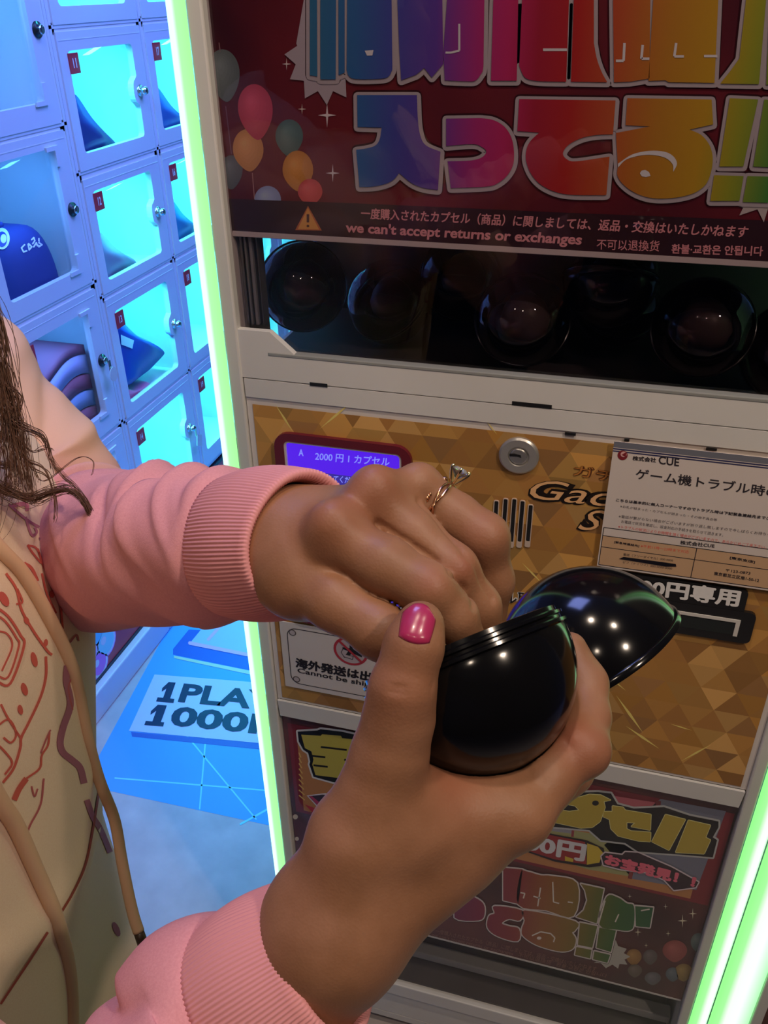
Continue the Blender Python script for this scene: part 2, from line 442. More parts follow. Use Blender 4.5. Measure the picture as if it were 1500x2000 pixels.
# things lying in the compartments
def pouch(name, y, z, w, h, t, lean, m, label, cat, group=None, slump=0.0):
    """a filled plastic pouch leaning in a compartment: soft pillow with pinched edges"""
    bm = bmesh.new(); n = 14; g = {}
    for s in (0, 1):
        for i in range(n+1):
            for j in range(n+1):
                u, v = i/n*2-1, j/n*2-1
                th = t/2*(max(0, (1-u**4)*(1-v**4)))**0.5
                a = u*w/2*(1-0.06*v*v); b = (v+1)*h/2
                off = (th if s else -th)+0.006*math.sin(5*u+3*v)*(1-abs(u))
                edge = i in (0, n) or j in (0, n)
                key = (i, j) if edge else (i, j, s)
                if key not in g:
                    x = b*math.sin(lean)+off*math.cos(lean)
                    zz = b*math.cos(lean)-off*math.sin(lean)
                    g[key] = bm.verts.new((x, a+slump*b, zz))
        for i in range(n):
            for j in range(n):
                q = [g.get((i+a, j+b), g.get((i+a, j+b, s))) for a, b in ((0, 0), (1, 0), (1, 1), (0, 1))]
                try: bm.faces.new(q if s else q[::-1])
                except ValueError: pass
    bmesh.ops.recalc_face_normals(bm, faces=bm.faces)
    me = bpy.data.meshes.new(name); bm.to_mesh(me); bm.free()
    o = bpy.data.objects.new(name, me); COL.objects.link(o); me.materials.append(m)
    me.polygons.foreach_set('use_smooth', [True]*len(me.polygons))
    o.location = (XL-0.15, y, CAM_Z+z)
    return tag(o, label, cat, group)
M_bagblue = mat('blue_film', (0.03, 0.10, 0.55), rough=0.22)
M_bagnavy = mat('navy_film', (0.04, 0.07, 0.28), rough=0.22)
def wedge(name, y, z, ly, hz, t, m, label, cat='pouch'):
    """a flat packet slumped against the left side of a compartment, its upper edge sloping down"""
    prof = spline([(0, 0.004, 0), (0, hz*0.55, 0), (0.012, hz, 0), (ly*0.45, hz*0.62, 0), (ly, 0.028, 0), (ly*0.97, 0.006, 0), (ly*0.5, 0.0, 0)], 6, True)
    bm = bmesh.new(); rings = []
    for d, s in ((0, 0.86), (0.012, 0.97), (t*0.5, 1.02), (t-0.012, 0.97), (t, 0.84)):
        cx, cz = ly*0.4, hz*0.35
        rings.append([bm.verts.new((-d, (p.x-cx)*s+cx, max(0.0, (p.y-cz)*s+cz)+0.002*math.sin(40*p.x+90*d))) for p in prof])
    n = len(prof)
    for a, b in zip(rings, rings[1:]):
        for i in range(n): bm.faces.new([a[i], a[(i+1) % n], b[(i+1) % n], b[i]])
    bm.faces.new(rings[0]); bm.faces.new(rings[-1][::-1])
    bmesh.ops.recalc_face_normals(bm, faces=bm.faces)
    me = bpy.data.meshes.new(name); bm.to_mesh(me); bm.free(); me.materials.append(m)
    me.polygons.foreach_set('use_smooth', [True]*len(me.polygons))
    o = bpy.data.objects.new(name, me); COL.objects.link(o); o.location = (XL-0.020, y+0.022, CAM_Z+z)
    return tag(o, label, cat)
wedge('packet', 1.640, -0.322, 0.150, 0.150, 0.16, M_bagnavy, 'dark blue film packet slumped in the locker window tagged 11')
pk = wedge('packet', 1.640, -0.577, 0.150, 0.130, 0.16, mat('pale_film', (0.35, 0.42, 0.55), rough=0.25), 'pale packet with a white printed face in the locker window tagged 12')
wedge('packet', 1.972, -0.322, 0.170, 0.130, 0.16, mat('mid_blue_film', (0.05, 0.16, 0.5), rough=0.25), 'blue packet in the upper right locker window beside the green tube')
wedge('packet', 1.972, -0.577, 0.150, 0.130, 0.16, mat('teal_film', (0.05, 0.3, 0.55), rough=0.25), 'dark teal packet in the second locker window beside the green tube')
b3 = wedge('packet', 1.640, -0.825, 0.215, 0.185, 0.15, M_bagblue, 'bright blue packet with a white label in the locker window tagged 13')
p_ = Print(lambda a, b: Vector((XL-0.0185, a, b)), (1, 0, 0), 0.0002)
p_._add([Vector((XL-0.0165, 1.680, 1.5-0.712)), Vector((XL-0.0165, 1.722, 1.5-0.738)), Vector((XL-0.0165, 1.735, 1.5-0.722)), Vector((XL-0.0165, 1.685, 1.5-0.690))], [(0, 1, 2, 3)], (0.75, 0.8, 0.85), 1)
p_.build('packet_label', b3)
wedge('packet', 1.645, -0.877, 0.120, 0.050, 0.10, mat('pink_film', (0.85, 0.22, 0.40), rough=0.3), 'pink packet under the bright blue packet in the locker window tagged 13')
# navy cap
cap = empty('baseball_cap', (XL-0.105, 1.475, CAM_Z-0.538), 'navy cap with a round white badge, in the locker above the folded towels', 'cap')
M_navy = mat('navy_cloth', (0.035, 0.055, 0.24), rough=0.8)
cv, cf = [], []
for i in range(11):
    t = i/10*math.pi/2; r = max(0.0, math.cos(t))**0.5
    for k in range(28):
        a = 2*math.pi*k/28
        cv.append(wloc(cap)+Vector((0.083*r*math.cos(a), 0.098*r*math.sin(a), 0.012+0.125*math.sin(t)+0.004*math.sin(3*a)*r)))
for i in range(10):
    for k in range(28):
        a, b = i*28+k, i*28+(k+1) % 28; cf.append((a, b, b+28, a+28))
from mathutils.bvhtree import BVHTree
cap_tree = BVHTree.FromPolygons(cv, cf)
link('crown', mesh_from(cv, cf, 'crown'), M_navy, cap, True)
MB().prism([(0.115*math.cos(t), 0.085*math.sin(t)) for t in np.linspace(-1.45, 1.45, 15)], None, lambda u, v, d: wloc(cap)+Vector((v*0.9, -u*0.0-0.02-u*0.85, 0.014-d-0.06*max(0, u-0.05))), 0, 0.005).build('visor', M_navy, cap)
MB().lathe([(0, 0.146), (0.006, 0.145), (0.008, 0.140), (0.006, 0.135)], wloc(cap), (0, 0, 1), 12).build('button', M_navy, cap, True)
def cap_at(x, y):
    h = cap_tree.ray_cast(Vector((0, 0, CAM_Z)), Vector(ray(x, y)).normalized())[0]
    return (h if h is not None else L(x, y, XL-0.03))-Vector(ray(x, y)).normalized()*0.0012
bd = Print(cap_at, -Vector(ray(40, 470)).normalized(), 0.0003)
bd.disc(4, 466, 15, 21, (225, 225, 235), 1); bd.disc(4, 467, 10, 15, (30, 40, 90), 2); bd.disc(7, 466, 6, 9, (225, 225, 235), 3)
for q in ([(48, 478), (42, 484), (46, 492), (52, 490)], [(56, 476), (62, 482), (57, 488), (55, 477)], [(62, 468), (66, 464), (68, 470), (64, 476)], [(66, 482), (71, 474), (73, 480)], [(76, 466), (76, 482), (82, 478), (76, 474)]):
    bd.stroke(q, 3.0, (225, 225, 235), 1)
bd.build('badge', cap)
# folded towels with wavy layers
def wavy(y0, y1, z0, amp, thick, m, name, label, ph):
    bm = bmesh.new(); n = 26; rows = []
    for x in (XL-0.035, XL-0.26):
        top = [bm.verts.new((x, y0+(y1-y0)*i/n, CAM_Z+z0+thick/2+amp*math.sin(2.6*i/n*2.2+ph))) for i in range(n+1)]
        bot = [bm.verts.new((x, y0+(y1-y0)*i/n, CAM_Z+z0-thick/2+amp*math.sin(2.6*i/n*2.2+ph))) for i in range(n+1)]
        rows.append((top, bot))
    (t0, b0), (t1, b1) = rows
    for i in range(n):
        bm.faces.new([t0[i], t0[i+1], t1[i+1], t1[i]]); bm.faces.new([b0[i], b1[i], b1[i+1], b0[i+1]])
        bm.faces.new([t0[i], b0[i], b0[i+1], t0[i+1]]); bm.faces.new([t1[i], t1[i+1], b1[i+1], b1[i]])
    bm.faces.new([t0[0], t1[0], b1[0], b0[0]]); bm.faces.new([t0[n], b0[n], b1[n], t1[n]])
    bmesh.ops.recalc_face_normals(bm, faces=bm.faces)
    me = bpy.data.meshes.new(name); bm.to_mesh(me); bm.free()
    o = link(name, me, m, None, True); return tag(o, label, 'towel')
for k, (zz, th, c, lb) in enumerate(((-0.845, 0.040, (0.45, 0.12, 0.16), 'lowest red-brown folded towel in the locker window tagged 7'),
                                     (-0.803, 0.036, (0.35, 0.42, 0.60), 'pale blue folded towel in the locker window tagged 7'),
                                     (-0.764, 0.034, (0.45, 0.12, 0.16), 'red-brown folded towel above the pale blue one in locker 7'),
                                     (-0.722, 0.042, (0.62, 0.50, 0.72), 'lilac folded towel in the locker window tagged 7'),
                                     (-0.688, 0.022, (0.42, 0.12, 0.17), 'topmost red-brown folded towel in the locker window tagged 7'))):
    wavy(1.318, 1.566, zz, 0.016, th, mat('towel_%d' % k, c, rough=0.8), 'folded_towel', lb, 3.4)
# sticker on the kick panel: a heap of balls in white outline
stk = Print(lambda a, b: Vector((XL+0.0014, a, b)), (1, 0, 0), 0.0003)
sc_ = [(1.335, 0.205, 0.034), (1.300, 0.165, 0.030), (1.368, 0.150, 0.032), (1.325, 0.115, 0.028), (1.385, 0.200, 0.022)]
for lay, gr, cc in ((1, 0.010, (215, 120, 200)), (2, 0.006, (240, 235, 245))):
    for a, b, r in sc_: stk.disc(a, b, r+gr, r+gr, cc, lay, 20)
for k, (a, b, r) in enumerate(sc_):
    stk.disc(a, b, r, r, ((90, 150, 220), (225, 130, 190), (120, 175, 235), (230, 90, 140), (110, 80, 170))[k], 3, 20); stk.disc(a-r*0.3, b+r*0.3, r*0.35, r*0.35, (240, 240, 250), 4, 14)
tag(stk.build('sticker', None), 'ball shaped sticker with white outline on the red kick panel of the lockers', 'sticker')

# ------------------------------------------------------------------ print on the floor
fd = Print(lambda a, b: G(a, b), (0, 0, 1), 0.0004)
root_floor = empty('floor_decal', G(400, 1450), 'blue floor decal with a price board print left of the tall machine', 'floor decal')
blue = (0.10, 0.42, 0.86)
c = [G(322, 1238), G(186, 1490), G(182, 1538), G(525, 1612)]
d_ = (c[3]-c[2]).normalized()
pts = [c[0], c[1], c[2], c[2]+d_*1.05]; far = pts[-1].copy(); far.y = 2.5; pts += [far, Vector((c[0].x, 2.5, 0))]
fd._add(pts, [tuple(range(len(pts)))], blue, 0.8)
fd.stroke([(225, 1520), (530, 1545)], 3, (96, 160, 246), 1.5); fd.stroke([(390, 1580), (402, 1440)], 3, (96, 160, 246), 1.5); fd.stroke([(330, 1395), (500, 1600)], 3, (96, 160, 246), 1.5); fd.stroke([(470, 1610), (560, 1560)], 4, (96, 160, 246), 1.5)
def par(pts, col, layer): fd._add([G(*p) for p in pts], [tuple(range(len(pts)))], col, layer)
par([(369, 1230), (338, 1268), (338, 1279), (520, 1316), (560, 1240)], (0.04, 0.13, 0.55), 2)
par([(340, 1281), (340, 1286), (520, 1325), (520, 1317)], (0.55, 0.72, 0.50), 3)
par([(413, 1206), (371, 1257), (520, 1287), (560, 1215)], (0.42, 0.55, 0.85), 4)
fd.stroke([(371, 1257), (520, 1287)], 7, (190, 120, 190), 5); fd.stroke([(407, 1250), (452, 1200)], 6, (190, 120, 190), 5)
par([(256, 1430), (258, 1439), (560, 1469), (556, 1456)], (0.06, 0.14, 0.5), 2)
par([(302, 1318), (252, 1428), (560, 1457), (560, 1338)], (0.60, 0.66, 0.86), 3)
for q in ([(305, 1371), (339, 1374), (341, 1366), (308, 1363)], [(282, 1417), (319, 1420), (321, 1412), (285, 1409)], [(317, 1345), (330, 1333), (334, 1340), (316, 1352)], [(295, 1390), (309, 1377), (313, 1384), (294, 1397)]): par(q, A(20, 24, 48), 5)
fd.text('1PLAY', (317, 1369), (540, 1390), (330, 1333), (20, 24, 48), 5.4, 0.035, 0.0)
fd.text('1000P', (296, 1415), (535, 1438), (310, 1377), (20, 24, 48), 5.4, 0.035, 0.0)
fd.build('print', root_floor)

# ------------------------------------------------------------------ the capsule vending machine
XLo, XLi, XPl, XPr, XRi, XRo = -0.381, -0.3665, -0.3590, 0.1922, 0.1990, 0.2125
Zs = lambda px, py, Y=D: M(px, py, Y).z
Z_strip1, Z_strip0 = Zs(446, 453), Zs(446, 465)
Z_win = Zs(530, 694)                 # lower edge of the capsule window
Z_seam = Zs(474, 733)
Z_rail = Zs(489, 772)
Z_pt, Z_pb = Zs(495, 787), Zs(553, 1358)
Z_r2t, Z_r2b = Zs(552, 1364), Zs(545, 1391)
Z_lp_bot = Zs(826, 1829)
Z_base = Zs(735, 1908)
MX = (XLo+XRo)/2
mach = empty('capsule_vending_machine', (MX, D+0.22, 0), 'tall white capsule vending machine with a gold control panel between green light tubes', 'vending machine')
TOP = 1.98; BK = D+0.44
# body: side sheets with a clear opening beside the capsule bin, back, top, bottom, shelf
b = MB()
for x0, x1 in ((XLo, XLo+0.004), (XRo-0.004, XRo)):
    b.box(x0, x1, D+0.030, BK, 0.04, Z_win-0.036); b.box(x0, x1, D+0.030, BK, Z_strip1+0.02, TOP)
    b.box(x0, x1, BK-0.05, BK, Z_win-0.036, Z_strip1+0.02); b.box(x0, x1, D+0.030, D+0.036, Z_win-0.036, Z_strip1+0.02)
b.box(XLo+0.004, XRo-0.004, BK-0.004, BK, 0.04, Z_win-0.036); b.box(XLo+0.004, XRo-0.004, BK-0.004, BK, Z_win-0.01, TOP)
b.box(XLo, XRo, D+0.004, BK, TOP, TOP+0.012); b.box(XLo, XRo, D+0.004, BK, 0.03, 0.045)
b.build('body', M_white, mach)
inn = MB(); inn.box(XLo+0.004, XRo-0.004, D+0.010, BK-0.006, Z_win-0.042, Z_win-0.036)
inn.box(XLo+0.004, XRo-0.004, D+0.26, D+0.264, Z_win-0.036, TOP-0.01)
inn.box(XLi, XRi, D+0.012, D+0.0135, Z_win-0.036, Z_win-0.003); inn.box(XLi, XRi, D+0.012, D+0.26, Z_strip1+0.10, Z_strip1+0.104)
inn.build('capsule_bin', M_dark, mach)
for x in (XLo+0.0015, XRo-0.003): MB().box(x, x+0.0015, D+0.036, BK-0.05, Z_win-0.036, Z_strip1+0.02).build('side_window', M_pane, mach)
for x0, x1 in ((XLo, XLi), (XRi, XRo)):
    MB().box(x0, x1, D-0.006, D+0.030, 0.03, TOP, 0.002).build('pillar', M_white, mach)
for x in (XLo+0.05, XRo-0.05):
    for y in (D+0.06, BK-0.06):
        MB().lathe([(0, 0), (0.018, 0), (0.02, 0.006), (0.010, 0.012), (0.010, 0.032), (0, 0.032)], (x, y, 0), (0, 0, 1), 16).build('foot', M_black, mach, True)

def led_mat(name, flip):
    m = mat(name, (0.02, 0.05, 0.02), rough=0.3); nt = m.node_tree
    tc = nt.nodes.new('ShaderNodeTexCoord'); s = nt.nodes.new('ShaderNodeSeparateXYZ'); r = nt.nodes.new('ShaderNodeValToRGB')
    nt.links.new(tc.outputs['Generated'], s.inputs[0])
    nt.links.new(s.outputs[0], r.inputs[0])
    st = [(0.0, (0.25, 0.75, 0.55)), (0.10, (0.48, 0.8, 0.62)), (0.40, (0.50, 0.85, 0.60)), (0.58, (0.25, 0.75, 0.25)), (1.0, (0.225, 0.7, 0.20))]
    if flip: st = [(0.0, (0.16, 0.7, 0.14)), (0.36, (0.21, 0.75, 0.19)), (0.60, (0.50, 0.85, 0.50)), (0.84, (0.52, 0.85, 0.55)), (1.0, (0.22, 0.75, 0.24))]
    ramp(r, st)
    nt.links.new(r.outputs[0], bsdf(m).inputs['Emission Color']); bsdf(m).inputs['Emission Strength'].default_value = 1.9
    return m
def led(parent, x0, x1, m, y=D-0.004):
    n = 10; xc, w = (x0+x1)/2, (x1-x0)/2
    prof = [(xc-w*math.cos(math.pi*k/n), y-0.006*math.sin(math.pi*k/n)) for k in range(n+1)]
    MB().prism(prof, None, lambda u, v, d: Vector((u, v, d)), 0.04, TOP).build('light_tube', m, parent, False, 50)
led(mach, XLo-0.0185, XLo-0.0005, led_mat('green_tube', False))
led(mach, XRo+0.0008, XRo+0.0232, led_mat('green_tube_right', True))

# door frame round the window and the poster
MB().prism([(XLi, Z_seam), (XRi, Z_seam), (XRi, Z_win+0.001), (XLi+0.062, Z_win+0.001), (XLi+0.034, Z_win+0.0255), (XLi, Z_win+0.0255)], None,
           lambda u, v, d: Vector((u, D+d, v)), -0.004, 0.0035).build('window_frame', M_white, mach)
MB().prism([(XLi+0.0015, Z_rail), (XRi, Z_rail), (XRi, Z_seam-0.0012), (XLi+0.0015, Z_seam-0.0012)], None, lambda u, v, d: Vector((u, D+d, v)), -0.004, 0.020).build('lower_rail', M_white, mach)
for px, w in ((625, 40), (1040, 80), (1120, 22), (1232, 10), (1400, 20)):
    p = M(px, 733+(px-474)*0.0955); h = 0.0018 if px in (625, 1040) else 0.0012
    zz = Z_seam+(0.0016 if px == 1040 else 0)
    if px > 1100: zz = Z_seam-0.024
    MB().box(p.x-w*0.00023, p.x+w*0.00023, D-0.0046, D-0.0035, zz-h, zz+h).build('slot', M_black, mach)
MB().box(XLi+0.03, XRi, D-0.0045, D+0.006, Z_win+0.0006, Z_win+0.0045, 0.001).build('window_gasket', mat('grey_gasket', (0.30, 0.31, 0.30), rough=0.25), mach)
pane_hi = MB().box(XLi, XRi, D+0.004, D+0.0065, Z_win-0.002, 1.93).build('window_pane', pane_mat('tinted_acrylic', (0.84, 0.80, 0.82)), mach)
for k, (x, w, c) in enumerate(((XLi+0.004, 0.0022, 0.25), (XLi+0.0085, 0.0018, 0.4), (XLi+0.0135, 0.0028, 0.5), (XLi+0.021, 0.001, 0.2))):
    MB().box(x, x+w, D+0.012, D+0.013+0.004*k, Z_win+0.026, Z_strip0).build('pane_channel', mat('clear_edge_%d' % k, (c*0.5, c*0.52, c*0.5), rough=0.2), mach)
MB().box(XLi, XRi, D+0.007, D+0.010, Z_strip0, Z_strip1, 0.0005).build('poster_strip', mat('strip_white', (0.66, 0.62, 0.60), rough=0.4), mach)

# upper poster ----------------------------------------------------------------
YP = D+0.0075
def MP(x, y): return M(x, y, YP)
MB().box(XLi, XLi+0.0215, D+0.0245, D+0.027, Z_win-0.03, Z_strip0).build('channel_back', mat('channel_grey', (0.07, 0.07, 0.075), rough=0.35), mach)
poster_back = MB().box(XLi, XRi, YP+0.0002, YP+0.0016, Z_strip1, 1.93)
m_po = mat('poster_red', rough=0.45, spec=0.3); noise_tint(m_po, 7, A(48, 17, 24), A(88, 24, 28), 2)
poster = poster_back.build('poster', m_po, mach)
pr = Print(MP, (0, -1, 0), 0.00012)
def balloon(x, y, rx, ry, col, lay, tail=1.18, tilt=0.0, shade=0.72):
    n = 30; c, s = math.cos(tilt), math.sin(tilt); rim = []
    for k in range(n):
        t = 2*math.pi*k/n; u, v = rx*math.cos(t), ry*math.sin(t)
        if v > 0: u *= 1-0.34*(v/ry)**2; v *= tail
        rim.append((x+u*c-v*s, y+u*s+v*c))
    hx, hy = x-rx*0.3, y-ry*0.35
    lite = tuple(min(255, q*1.12+16) for q in col)
    for q in range(7):
        f0, f1 = q/7, (q+1)/7; cc = tuple(b+(a-b)*(1-f1)**1.2 for a, b in zip(lite, col))
        ins = [(hx+(a-hx)*f1, hy+(b-hy)*f1) for a, b in rim]
        pr.poly(ins, cc, lay+0.9-0.85*f1)
def spark(x, y, r, col, lay):
    pts = []
    for k in range(8):
        t = math.pi*k/4; q = r if k % 2 == 0 else r*0.16
        pts.append((x+q*math.cos(t)*0.75, y+q*math.sin(t)))
    pr.poly(pts, col, lay)
balloon(437, 140, 31, 44, (78, 86, 80), 1, 1.35, -0.12); balloon(499, 212, 34, 48, (150, 50, 62), 3, 1.28, -0.1); balloon(485, 292, 30, 40, (158, 108, 58), 2, 1.08, -0.1)
balloon(565, 266, 27, 33, (62, 84, 74), 1, 1.2); balloon(582, 332, 30, 38, (155, 102, 42), 2, 1.1, -0.05); balloon(452, 331, 22, 28, (72, 78, 76), 1, 1.4)
balloon(606, 375, 24, 26, (160, 62, 58), 3, 1.0); balloon(523, 390, 26, 27, (112, 122, 142), 2, 1.0)
pr.stroke([(493, 338), (497, 388)], 1.5, (150, 110, 95), 1); pr.stroke([(428, 84), (430, 100)], 2, (110, 80, 78), 1); pr.stroke([(441, 208), (452, 300)], 2, (98, 70, 74), 1)
spark(639, 225, 24, (235, 205, 175), 2); spark(650, 338, 18, (215, 180, 160), 2); spark(590, 213, 11, (200, 160, 140), 2); spark(560, 125, 12, (200, 165, 150), 2)
# black caution band with its lettering
band = [(430, 398), (1620, 452), (1620, 535), (430, 462)]
pr.poly([(444, 388), (700, 397), (1100, 415), (1640, 436), (1640, 530), (1100, 488), (700, 466), (445, 453)], (40, 22, 26), 4)
pr.poly([(602, 402), (577, 449), (629, 450)], (150, 82, 45), 5); pr.poly([(602, 406), (582, 447), (624, 448)], (178, 124, 56), 6)
pr.stroke([(602, 418), (602, 434)], 5, (60, 34, 26), 7, joins=False); pr.disc(602, 441, 2.6, 2.6, (60, 34, 26), 7)
pk_ = (192, 116, 112)
pr.text('一度購入されたカプセル（商品）に関しましては、返品・交換はいたしかねます', (705, 427), (1457, 465), (706, 405), pk_, 6, 0.025)
pr.text("we can't accept returns or exchanges", (675, 459), (1134, 484), (676, 433), pk_, 6, 0.03)
pr.text('不可以退換货', (1165, 487), (1287, 491), (1166, 466), pk_, 6, 0.01)
pr.text('환불·교환은 안됩니다', (1311, 495), (1489, 500), (1312, 476), pk_, 6, 0.03)
Z3, Z4 = zoomed(400, 80, 2.679), zoomed(940, 80, 2.679)
# white starbursts
pr.poly(Z3([(520, -220), (480, 13), (485, 25), (418, 70), (477, 122), (447, 200), (520, 208), (525, 300), (593, 262), (640, 335), (672, 262), (742, 295), (738, 205), (800, 120), (800, -220)]), (140, 130, 126), 5)
pr.poly(Z4([(1310, 850), (1370, 872), (1350, 912), (1445, 880), (1478, 948), (1505, 860), (1560, 880), (1560, 800), (1310, 800)]), (150, 140, 128), 5)
WHT = (140, 131, 125)
def c_(*pts): return list(pts)
def smooth2(pts, n=4):
    return [(p.x, p.y) for p in spline([(a, b, 0) for a, b in pts], n, False)]
let1 = {
 'iru': Z3(c_((800, 282), (1112, 282))+smooth2([(1112, 282), (1118, 420), (1132, 500), (1160, 545), (1235, 578)])[1:]+c_((1222, 778))+smooth2([(1222, 778), (1150, 768), (1085, 742), (1020, 690)])[1:]+smooth2([(1020, 690), (985, 728), (940, 748), (880, 760), (812, 762)])[1:]+smooth2([(795, 568), (850, 560), (895, 545), (918, 512), (928, 452)])+c_((802, 448))),
 'tsu': Z3(c_((1265, 405), (1446, 402))+smooth2([(1446, 402), (1510, 412), (1566, 444), (1602, 495), (1618, 560), (1616, 640), (1585, 700), (1535, 742), (1475, 760), (1290, 768)])+smooth2([(1272, 628), (1390, 624), (1450, 608), (1475, 578), (1450, 552), (1400, 538), (1265, 548)])),
 'te': Z4(c_((200, 303), (703, 310), (690, 484))+smooth2([(690, 487), (610, 490), (530, 505), (460, 540), (428, 585), (450, 618), (500, 628), (672, 603)])+c_((655, 803))+smooth2([(640, 805), (480, 803), (390, 788), (310, 748), (260, 690), (235, 620), (240, 560), (262, 518), (305, 478)])+c_((190, 470))),
 'ru': Z4(c_((765, 298), (1205, 305), (1213, 435), (1090, 462))+smooth2([(1090, 462), (1150, 490), (1192, 540), (1210, 600), (1205, 670), (1180, 740), (1130, 785), (1060, 810), (970, 822), (880, 818), (800, 790), (740, 745), (712, 700), (715, 655)])+c_((705, 480), (885, 445), (755, 440))),
 'e1': Z4(c_((1300, 298), (1448, 305), (1370, 655), (1245, 655))), 'e2': Z4(c_((1480, 305), (1640, 315), (1560, 662), (1422, 655))),
 'e3': Z4(c_((1218, 700), (1372, 705), (1350, 835), (1198, 835))), 'e4': Z4(c_((1392, 705), (1530, 708), (1500, 845), (1368, 840))),
}
row0 = {
 'a': Z3(c_((553, -220), (590, -220), (592, 185), (553, 178))), 'b': Z3(c_((608, -220), (690, -220), (688, 200), (608, 200))), 'c': Z3(c_((702, -220), (735, -220), (735, 165), (703, 178))),
 'd': Z3(c_((748, -220), (980, -220), (984, 130))+smooth2([(984, 150), (960, 188), (900, 198), (790, 198), (755, 180), (745, 150)])),
 'e': Z3(c_((1010, -220), (1245, -220), (1250, 120), (1190, 190), (1150, 140), (1110, 175), (1030, 205), (1020, 40))),
 'f': Z3(c_((1270, -220), (1465, -220), (1460, 130))+smooth2([(1455, 160), (1420, 205), (1370, 210), (1258, 205)])+c_((1250, 60))),
 'g': Z4(c_((65, -220), (195, -220), (187, 207), (52, 207))), 'h': Z4(c_((215, -220), (460, -220), (445, 212))+smooth2([(400, 212), (290, 208), (230, 190), (200, 130)])),
 'i': Z4(c_((485, -220), (590, -220))+smooth2([(590, 10), (605, 90), (630, 160), (660, 215)])+c_((470, 212))),
 'j': Z4(c_((690, -220), (885, -220), (880, 195), (780, 212), (695, 215))), 'k': Z4(c_((900, -220), (1240, -220), (1220, 218), (980, 215), (965, 205), (875, 208))),
 'l': Z4(c_((1385, -220), (1490, -220), (1452, 225), (1250, 222), (1300, 160), (1350, 90))), 'm': Z4(c_((1510, -220), (1700, -220), (1680, 230), (1490, 228))),
}
def crop_top(pts): return [(x, max(y, -38.0)) for x, y in pts]
row0 = {k: crop_top(v) for k, v in row0.items()}
for k, v in {**let1, **row0}.items(): pr.stroke(v, 19, (38, 12, 14), 6.2, True); pr.stroke([(x, y+2) for x, y in v], 15.5, WHT, 8, True)
xs = lambda px, py=270: M(px, py, YP).x
m_rb = rainbow_mat('rainbow_ink', [(xs(620), (35, 78, 100)), (xs(700), (32, 70, 108)), (xs(770), (48, 50, 108)), (xs(850), (70, 40, 104)), (xs(930), (130, 28, 78)), (xs(985), (142, 26, 66)),
    (xs(1040), (122, 18, 34)), (xs(1110), (132, 24, 20)), (xs(1190), (138, 58, 26)), (xs(1280), (138, 88, 22)), (xs(1370), (142, 104, 20)), (xs(1440), (112, 110, 24)), (xs(1520), (52, 96, 36))])
rb = Print(MP, (0, -1, 0), 0.00012)
for v in list(let1.values())+list(row0.values()): rb.poly(v, (0, 0, 0), 13)
# white cut-outs inside the letters
pr.poly(Z4(smooth2([(716, 640), (790, 592), (880, 573), (960, 578), (1005, 602), (1024, 640), (1005, 682)])+smooth2([(1004, 680), (1002, 645), (968, 612), (910, 596), (840, 596), (760, 618), (716, 660)])), WHT, 15)
pr.poly(Z4([(830, 690), (840, 676), (858, 672), (878, 684), (886, 704), (862, 710), (840, 706)]), WHT, 15)
pr.poly(Z3([(840, 50), (886, 47), (880, 75), (852, 76)]), WHT, 15)
pr.stroke(Z3([(1334, -90), (1334, 50), (1290, 60), (1262, 60)]), 4, WHT, 15, joins=False)
for q in ([(325, 45), (450, 45)], [(705, 103), (745, 103), (750, 10)], [(840, 92), (880, 92)], [(845, 20), (838, 92)], [(1020, 10), (1010, 80), (1060, 80)], [(1165, 78), (1235, 78)]): pr.stroke(Z4(q), 5, WHT, 15, joins=False)
pr.build('poster_print', poster)
rb.build('rainbow_lettering', poster, m_rb)

# gold control panel ----------------------------------------------------------
YG = D-0.003
def MG(x, y): return M(x, y, YG)
trim = MB().prism([(XPl-0.0065, Z_pb-0.004), (XPr+0.0065, Z_pb-0.004), (XPr+0.0065, Z_pt+0.008), (XPl-0.0065, Z_pt+0.008)], None, lambda u, v, d: Vector((u, D+d, v)), -0.0022, 0.02).build('panel_door', mat('panel_trim', (0.78, 0.72, 0.68), rough=0.4), mach)
MB().prism([(XPl-0.004, Z_pb-0.006), (XPr+0.004, Z_pb-0.006), (XPr+0.004, Z_pb-0.0042), (XPl-0.004, Z_pb-0.0042)], None, lambda u, v, d: Vector((u, D+d, v)), -0.0015, 0.01).build('panel_gap', M_black, mach)
for x in (XPl-0.012, XPr+0.0095):
    MB().box(x, x+0.0016, D-0.005, D+0.001, Z_pb-0.004, Z_pb+0.024).build('hinge_slot', M_black, mach)
golds = [(126, 84, 38), (140, 96, 46), (114, 74, 36), (148, 104, 50), (104, 66, 32), (134, 88, 34), (150, 110, 62), (120, 88, 44), (108, 72, 42)]
gv, gf, gc = [], [], []
S = 0.036; H_ = S*0.80; rnd = random.Random(11)
def clip_rect(poly, x0, x1, y0, y1):
    for ax, lim, sg in ((0, x0, 1), (0, x1, -1), (1, y0, 1), (1, y1, -1)):
        out = []
        for i in range(len(poly)):
            a, b_ = poly[i], poly[(i+1) % len(poly)]
            da, db = (a[ax]-lim)*sg, (b_[ax]-lim)*sg
            if da >= 0: out.append(a)
            if (da >= 0) != (db >= 0):
                t = da/(da-db); out.append((a[0]+(b_[0]-a[0])*t, a[1]+(b_[1]-a[1])*t))
        poly = out
        if len(poly) < 3: return []
    return poly
